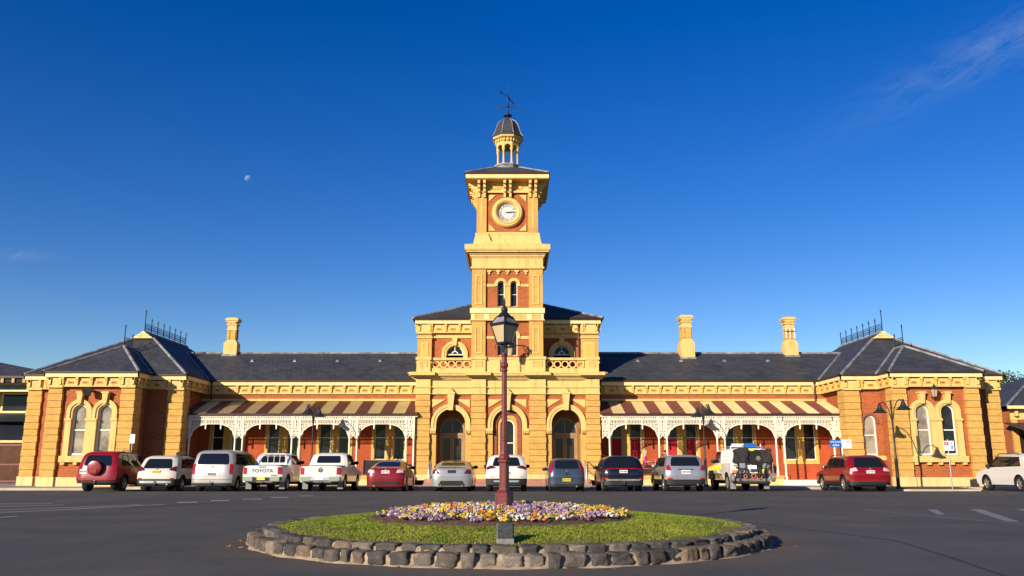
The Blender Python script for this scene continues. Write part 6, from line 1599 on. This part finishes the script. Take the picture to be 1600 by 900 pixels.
# 13 red SUV on the right
c = Car('parked_car', 'bright red SUV under the blue sign near the right pavilion', 'car', 16.42, 38.7, 4.5, 1.90, 1.68, [(0.03, 0.55), (0.0, 0.80), (0.05, 1.05), (0.40, 1.56), (0.7, 1.66), (1.8, 1.68)], SUVF(4.5, 1.68), 'p_darkred', 1.04, R=0.37, clad=0.46, z0=0.30, pr=0.13)
c.rearset(sym(0.70, 1.10, 0.58, 1.54), [[(0.58, 0.94), (0.91, 0.92), (0.88, 1.07), (0.64, 1.09)]], (0.90, 'plate_white'), None, 'tail_clear'); c.rearp(sym(0.80, 0.34, 0.84, 0.47), 'plastic', 'rear_bumper', off=0.03); c.emblem(1.03, 0.05)
c.wheels('alloy', 0.24); c.mirrors(3.0, 1.12, 'chrome'); c.rails(1.0, 2.8, 1.74)
c.sides([[(0.72, 1.12), (1.3, 1.12), (1.3, 1.48), (0.92, 1.48)], [(1.37, 1.11), (2.2, 1.11), (2.16, 1.54), (1.37, 1.53)], [(2.27, 1.11), (3.05, 1.10), (2.68, 1.52), (2.24, 1.54)]], ((1.5, 0.97), (2.4, 0.97)))
# 14 white SUV cut by the right edge
c = Car('parked_car', 'white SUV cut off at the right edge of the picture, side windows brown', 'car', 24.42, 38.5, 4.5, 1.84, 1.76, [(0.03, 0.55), (0.0, 0.80), (0.08, 1.10), (0.30, 1.64), (0.6, 1.74), (1.8, 1.76)], SUVF(4.5, 1.76), 'p_white', 1.12, R=0.36, wr=0.8, wf=3.5, z0=0.30, pr=0.13)
c.rearset(sym(0.66, 1.16, 0.56, 1.60), [rl(0.74, 0.88, 0.90, 1.2)], (0.80, 'plate_white')); c.wheels('alloy', 0.24); c.mirrors(3.05, 1.18, 'plastic'); c.rails(0.9, 2.7, 1.82)
c.sides([[(0.6, 1.18), (1.25, 1.18), (1.25, 1.56), (0.78, 1.56)], [(1.32, 1.17), (2.15, 1.17), (2.1, 1.62), (1.32, 1.61)], [(2.22, 1.17), (3.05, 1.15), (2.65, 1.60), (2.2, 1.62)]], ((1.5, 1.03), (2.4, 1.03)))
c.frontp([(0.55, 0.80), (0.88, 0.80), (0.88, 0.96), (0.60, 0.96)], 'headlamp', 'headlight', nu=5, nv=4); c.frontp([(-0.88, 0.80), (-0.55, 0.80), (-0.60, 0.96), (-0.88, 0.96)], 'headlamp', 'headlight', nu=5, nv=4)

# 12 road-rail service truck
c = Car('service_truck', 'white and fluorescent yellow road and rail service truck with gear on its back', 'service truck', 11.18, 39.3, 5.1, 1.86, 2.02, [(0.32, 0.75), (0.30, 1.1), (0.30, 1.9), (0.36, 2.0), (1.2, 2.02), (2.9, 2.02)], [(3.15, 1.95), (3.6, 1.30), (4.85, 1.20), (5.05, 1.05), (5.1, 0.65)], 'p_white', 1.30, R=0.42, wr=1.15, wf=4.15, z0=0.52, tt=0.88, pr=0.05, smooth=1)
t = c.t
c.wheels('dirt_grey', 0.26, 6); c.mirrors(3.35, 1.42, 'plastic'); c.flaps()
c.sides([[(2.35, 1.38), (2.85, 1.38), (2.82, 1.86), (2.35, 1.86)], [(2.92, 1.38), (3.45, 1.36), (3.10, 1.86), (2.90, 1.86)]], ((2.5, 1.2),))
for s in (-1, 1):
    c.patch(c.side(s), [(2.2, 1.06), (4.75, 0.96), (4.75, 1.13), (2.2, 1.28)], 'p_hivis', 'yellow_stripe', off=0.006, nu=10, nv=2)
    c.patch(c.side(s), [(2.55, 0.60), (3.1, 0.60), (3.0, 1.02), (2.75, 1.02)], 'p_hivis', 'yellow_chevron', off=0.006, nu=4, nv=4)
    c.patch(c.side(s), [(0.55, 1.30), (2.15, 1.30), (2.15, 1.92), (0.55, 1.92)], 'sign_white', 'locker_door', off=0.010, nu=6, nv=4)
    for z in (1.45, 1.62, 1.78):
        c.patch(c.side(s), [(0.8, z), (1.9, z), (1.9, z + 0.012), (0.8, z + 0.012)], 'dirt_grey', 'locker_seam', off=0.013, nu=3, nv=1)
    q = MB(); x = s * 0.92; q.prism([(3.6, 0.55), (4.75, 0.55), (4.75, 0.80), (4.45, 0.98), (3.85, 0.98), (3.6, 0.80)], 'x', x - 0.05, x + 0.05, 'plastic'); q.build('wheel_arch_flare', t)
    q = MB(); q.tube([(s * 0.86, 0.28, 0.82), (s * 0.95, 0.10, 0.80), (s * 0.97, 0.06, 0.55)], 0.05, 'dirt_grey', 8); q.build('rail_arm', t, 40)
    q = MB(); q.lathe(0.02, 0.62, [(0.15, s * 0.94 - 0.09), (0.17, s * 0.94 - 0.06), (0.17, s * 0.94 + 0.06), (0.13, s * 0.94 + 0.09)], 18, 'dirt_grey', axis='x'); q.build('rail_wheel', t, 40)
    q = MB(); q.box(s * 0.78 - 0.10, s * 0.78 + 0.10, 0.20, 0.30, 0.86, 0.98, 'amber'); q.build('indicator_light', t)
c.rearp(sym(0.28, 1.83, 0.26, 1.97), 'p_hivis', 'yellow_panel', off=0.01); c.rearp([(0.30, 0.92), (0.72, 0.92), (0.72, 1.06), (0.30, 1.06)], 'p_hivis', 'yellow_panel', off=0.012); c.rearp([(-0.45, 0.92), (0.29, 0.92), (0.29, 1.10), (-0.45, 1.10)], 'sign_white', 'white_panel', off=0.012)
q = MB(); q.lathe(0.30, 1.52, [(0.16, -0.02), (0.36, -0.02), (0.40, 0.04), (0.40, 0.22), (0.36, 0.27)], 26, 'tyre', axis='y'); sw = q.build('spare_wheel', t, 40)
q = MB(); q.lathe(0.30, 1.52, [(0.05, -0.03), (0.17, -0.01), (0.17, 0.05)], 18, 'dirt_grey', axis='y'); q.build('rim', sw, 40)
def lump(sx, sy, sz, loc, mat, name, seed, par):
    r = np.random.default_rng(seed); v = SV.copy(); k = r.normal(0, 1, (3, 3)) * 2.2; v = v + 0.14 * np.sin(v @ k + r.uniform(0, 6, 3)) + 0.07 * np.sin(v @ (k * 2.3) + r.uniform(0, 6, 3))
    q = MB(); q.add([(loc[0] + p[0] * sx, loc[1] + p[1] * sy, loc[2] + p[2] * sz) for p in v], SF, mat); return q.build(name, par, 60)
lump(0.34, 0.18, 0.34, (-0.50, 0.14, 1.62), 'canvas_dark', 'canvas_bag', 5, t); lump(0.24, 0.16, 0.32, (0.70, 0.02, 1.62), 'canvas_dark', 'canvas_bag', 8, t)
q = MB()
for x in (-0.62, -0.30, 0.30, 0.62): q.box(x - 0.035, x + 0.035, 0.02, 0.10, 0.50, 1.40, 'canvas_dark')
q.box(-0.85, 0.85, 0.0, 0.12, 0.50, 0.60, 'dirt_grey'); q.box(-0.85, 0.85, 0.02, 0.10, 1.16, 1.22, 'dirt_grey'); q.box(-0.72, 0.72, 0.10, 0.26, 0.62, 0.84, 'canvas_dark'); q.box(-0.80, 0.80, 0.10, 0.32, 0.44, 0.52, 'dirt_grey')
for x in (-0.46, 0.62): q.box(x - 0.13, x + 0.13, -0.02, 0.06, 1.08, 1.30, 'steel')
q.box(-0.2, 0.2, -0.03, 0.05, 1.04, 1.20, 'sign_white')
q.build('gear_frame', t)
q = MB(); q.tube([(-0.5, -0.02, 0.72), (-0.2, -0.05, 0.62), (0.1, -0.04, 0.72), (0.3, -0.05, 0.60), (0.55, -0.02, 0.78)], 0.02, 'canvas_dark'); q.annulus(0.02, 0.72, 0.08, 0.11, -0.09, -0.05, 'orange_strap', 16); q.annulus(0.28, 0.70, 0.10, 0.13, -0.09, -0.05, 'orange_strap', 16, pi, 2 * pi); q.annulus(-0.36, 0.70, 0.06, 0.09, -0.09, -0.05, 'orange_strap', 16)
q.tube([(-0.7, -0.03, 1.3), (-0.55, -0.07, 0.9), (-0.62, -0.05, 0.5)], 0.03, 'canvas_dark'); q.tube([(0.7, -0.03, 1.3), (0.52, -0.07, 0.9), (0.6, -0.05, 0.5)], 0.03, 'canvas_dark'); q.tube([(-0.36, -0.06, 1.02), (0.0, -0.08, 0.88), (0.4, -0.06, 0.98)], 0.012, 'black'); q.build('hoses_and_shackles', t, 50)
q = MB(); q.box(-0.62, -0.10, 0.9, 1.15, 2.06, 2.22, 'sign_white'); q.box(-0.10, 0.50, 0.88, 1.17, 2.05, 2.24, 'sign_blue'); q.box(-0.7, 0.75, 1.0, 1.08, 2.0, 2.06, 'plastic'); q.lathe(-0.16, 0.85, [(0.07, 2.05), (0.065, 2.14), (0.02, 2.17)], 12, 'amber'); q.build('light_bar', t)
q = MB(); q.tube([(0.80, 1.2, 2.0), (0.80, 1.2, 2.22)], 0.02, 'sign_white'); q.tube([(-0.85, 0.6, 2.08), (-0.85, 2.2, 2.08)], 0.02, 'steel'); q.tube([(0.85, 0.6, 2.06), (0.85, 2.2, 2.06)], 0.02, 'steel'); q.tube([(-0.85, 0.9, 2.06), (0.85, 0.9, 2.06)], 0.018, 'steel'); q.tube([(-0.86, 0.34, 1.2), (-0.86, 0.34, 2.1)], 0.03, 'sign_white'); q.build('roof_rack', t, 40)
q = MB(); q.box(-0.9, 0.9, 0.30, 0.34, 0.36, 0.46, 'dirt_grey'); q.box(-0.55, 0.55, 0.5, 0.7, 0.34, 0.56, 'plastic'); q.build('step_bar', t)

# ------------------------------------------------------------------ neighbours, tree, moon
t = thing('neighbouring_building', 'two storey dark roofed building behind the timber gates at far left', 'building', (-36, 58, 0))
o3 = (36, -58, 0)
def nb(q, name, par=None, **k): return q.build(name, par or t, loc=o3 if par is None else None, **k)
q = MB(); q.box(-60, -30.6, 57.5, 70, 0, 6.7, 'cream'); q.box(-60, -30.6, 57.42, 57.5, 3.2, 4.2, 'red_brick'); q.box(-60, -30.4, 57.3, 57.5, 4.2, 4.5, 'cream_light'); w = nb(q, 'wall')
q = MB(); q.add([(-60, 56.9, 7.2), (-31.0, 56.9, 7.15), (-31.0, 70, 7.2), (-60, 70, 7.2), (-42, 63, 9.3), (-60, 63, 9.3)], [(0, 1, 4, 5), (1, 2, 4), (2, 3, 5, 4)], 'slate'); q.box(-60, -31.05, 56.95, 57.5, 6.97, 7.14, 'gutter'); q.box(-60, -31.1, 57.1, 57.5, 6.68, 6.97, 'canvas_dark'); r = nb(q, 'roof')  # dark strip under the gutter stands in for the eaves' shade
q = MB()
for i in range(20): q.box(-31.5 - i * 0.75, -31.3 - i * 0.75, 57.0, 57.1, 6.66, 6.96, 'timber')
nb(q, 'eaves_brackets', r)
q = MB(); q.add([(-60, 57.5, 6.55), (-30.6, 57.5, 6.55), (-30.6, 55.4, 6.0), (-60, 55.4, 6.0)], [(0, 1, 2, 3)], 'bluegrey_iron'); q.box(-60, -30.6, 55.3, 55.4, 5.9, 6.02, 'cream_light'); nb(q, 'verandah_roof')
for x in (-31.9, -34.2, -36.6, -39):
    q = MB(); q.box(x - 1.0, x + 1.0, 57.3, 57.42, 4.6, 6.0, 'cream_light'); f = nb(q, 'window'); q = MB(); q.box(x - 0.85, x + 0.85, 57.27, 57.3, 4.75, 5.85, 'pane_blind' if x > -33 else 'pane'); nb(q, 'pane', f)
q = MB(); q.add([(-60, 57.3, 4.6), (-30.6, 57.3, 4.6), (-30.6, 55.9, 3.95), (-60, 55.9, 3.95)], [(0, 1, 2, 3)], 'bluegrey_iron'); nb(q, 'awning')
q = MB(); q.add([(-60, 57.4, 4.05), (-29.8, 57.4, 4.05), (-29.8, 53.0, 2.62), (-60, 53.0, 2.62)], [(0, 1, 2, 3)], 'bluegrey_iron'); q.box(-60, -29.8, 52.9, 53.0, 2.5, 2.64, 'cream_light'); nb(q, 'lower_roof')
gt = thing('timber_gate', 'dark brown timber gates with red frames under the lean-to roof at far left', 'gate', (-30.5, 52, 0))
M['gate_timber'] = plain('gate_timber', (0.085, 0.035, 0.018), 0.7, 0.2, var=0.35, scale=2)
for k, (a, b) in enumerate(((-3.6, -1.35), (-1.3, 0.95), (1.0, 2.6))):
    q = MB()
    n = 14
    for i in range(n):
        u = a + (b - a) * i / n; q.box(u + 0.005, u + (b - a) / n - 0.005, 0, 0.04, 0.12, 2.35, 'gate_timber')
    l = q.build('gate_leaf', gt)
    q = MB(); q.box(a, a + 0.09, -0.03, 0, 0.08, 2.4, 'maroon'); q.box(b - 0.09, b, -0.03, 0, 0.08, 2.4, 'maroon'); q.box(a + 0.09, b - 0.09, -0.03, 0, 2.28, 2.4, 'maroon'); q.box(a + 0.09, b - 0.09, -0.03, 0, 1.1, 1.2, 'maroon'); q.box(a + 0.09, b - 0.09, -0.03, 0, 0.08, 0.2, 'maroon'); q.build('gate_frame', l)
t = thing('goods_building', 'low slate roofed brick annexe with an awning at the far right edge', 'building', (40, 62, 0))
o3 = (-40, -62, 0)
q = MB(); q.box(36.2, 56, 60.5, 74, 0, 5.1, 'red_brick'); q.box(36.1, 56, 60.4, 60.5, 4.3, 5.1, 'cream'); q.box(36.1, 36.5, 60.3, 60.5, 0, 4.3, 'yellow_brick'); nb(q, 'wall')
q = MB(); q.add([(35.6, 59.8, 5.25), (56, 59.8, 5.25), (56, 67, 8.4), (42.6, 67, 8.4), (35.6, 74, 5.25), (56, 74, 5.25)], [(0, 1, 2, 3), (0, 3, 4), (4, 3, 2, 5)], 'slate'); q.box(35.6, 56, 59.75, 59.85, 5.05, 5.27, 'cream_light'); r = nb(q, 'roof')
q = MB(); q.tube([(35.6, 59.8, 5.3), (42.6, 67, 8.45)], 0.1, 'lead'); nb(q, 'flashing', r)
q = MB()
for i in range(14): q.box(36.3 + i * 0.8, 36.5 + i * 0.8, 60.1, 60.4, 4.55, 5.0, 'cream')
q.box(36.2, 47.5, 60.3, 60.405, 4.85, 5.02, 'cream'); nb(q, 'eaves_brackets', r)
q = MB(); q.add([(35.4, 60.4, 4.1), (56, 60.4, 4.1), (56, 57.9, 3.45), (35.4, 57.9, 3.45)], [(0, 1, 2, 3)], 'bluegrey_iron'); q.box(35.4, 56, 57.8, 57.9, 3.33, 3.47, 'bluegrey_iron'); nb(q, 'awning')
q = MB(); q.lathe(37.0, 58.0, [(0.08, 0), (0.07, 3.35)], 10, 'white_paint'); nb(q, 'awning_post')
q = MB(); q.box(36.6, 38.0, 60.3, 60.4, 0.2, 3.2, 'dark'); q.box(36.9, 37.8, 60.26, 60.3, 0.9, 2.9, 'pane'); nb(q, 'window')

def leaf_mat(name, c):
    tt_ = NT(name); g = tt_.node('ShaderNodeNewGeometry')
    tt_.base(tt_.ramp(g.outputs['Random Per Island'], [(0, hsv(c, 0.55)), (0.7, hsv(c, 1.1)), (1, hsv(c, 1.7))]), 0.8, 0.08); return tt_.m
M['foliage'] = leaf_mat('tree_foliage', (0.055, 0.072, 0.018)); M['bark'] = plain('bark', (0.09, 0.065, 0.045), 0.9, 0.1, var=0.4, scale=4, bump=0.6)
def tree(x, y, h, rad, seed, label):
    r = np.random.default_rng(seed); t = thing('tree', label, 'tree', (x, y, 0))
    q = MB(); q.tube([(0, 0, -0.2), (0.1, 0, h * 0.3), (-0.1, 0.1, h * 0.6), (0, 0, h * 0.85)], [0.32, 0.25, 0.15, 0.05], 'bark', 9)
    cl = []
    for i in range(16):
        a = r.uniform(0, 2 * pi); z = h * r.uniform(0.38, 0.95); d = rad * sqrt(max(0.05, 1 - ((z / h - 0.62) / 0.42) ** 2)) * r.uniform(0.45, 1.0); p = (d * cos(a), d * sin(a), z); cl.append(p)
        q.tube([(0, 0, z * 0.62), (p[0] * 0.5, p[1] * 0.5, z * 0.86), p], [0.10, 0.06, 0.02], 'bark', 5)
    q.build('trunk', t, 60)
    q = MB()
    for p in cl:
        n = 420; dirs = r.normal(0, 1, (n, 3)); dirs /= np.linalg.norm(dirs, axis=1)[:, None]; c = np.array(p) + dirs * (r.uniform(0, 1, n) ** 0.45)[:, None] * rad * 0.36 * np.array([1, 1, 0.75])
        for k in range(n):
            u = Vector(r.normal(0, 1, 3)).normalized(); v = u.orthogonal().normalized(); s = r.uniform(0.11, 0.24); C_ = Vector(c[k])
            q.add([tuple(C_ - u * s), tuple(C_ + v * s * 0.55), tuple(C_ + u * s), tuple(C_ - v * s * 0.55)], [(0, 1, 2, 3)], 'foliage')
    q.build('crown', t)
tree(52.5, 84, 10.2, 4.6, 4, 'dark leafy tree rising behind the annexe at the right edge')
# the half moon: a sunlit globe far off; its dark side shows the blue air in front of it
t_ = NT('moon_surface'); t_.n.remove(t_.b)
tr_ = t_.node('ShaderNodeBsdfTransparent'); df = t_.node('ShaderNodeBsdfDiffuse'); ad = t_.node('ShaderNodeAddShader'); mx = t_.node('ShaderNodeMixShader'); gg = t_.node('ShaderNodeNewGeometry')
t_.l.new(t_.ramp(t_.noise(0.16, 4, 0.6, t_.pos()), [(0.4, (0.05, 0.05, 0.055)), (0.6, (0.17, 0.17, 0.17))]), df.inputs['Color'])
t_.l.new(tr_.outputs[0], ad.inputs[0]); t_.l.new(df.outputs[0], ad.inputs[1]); t_.l.new(gg.outputs['Backfacing'], mx.inputs[0]); t_.l.new(ad.outputs[0], mx.inputs[1]); t_.l.new(tr_.outputs[0], mx.inputs[2]); t_.l.new(mx.outputs[0], t_.out.inputs['Surface'])
M['moon'] = t_.m
q = MB(); R_ = 8.2; q.lathe(0, 0, [(R_ * sin(pi * i / 24) + 0.001, -R_ * cos(pi * i / 24)) for i in range(25)], 36, 'moon')
mo = q.build('moon', smooth=180, loc=(-638, 1900, 673)); tag(mo, 'pale daytime moon, partly lit, low in the blue sky', 'moon')
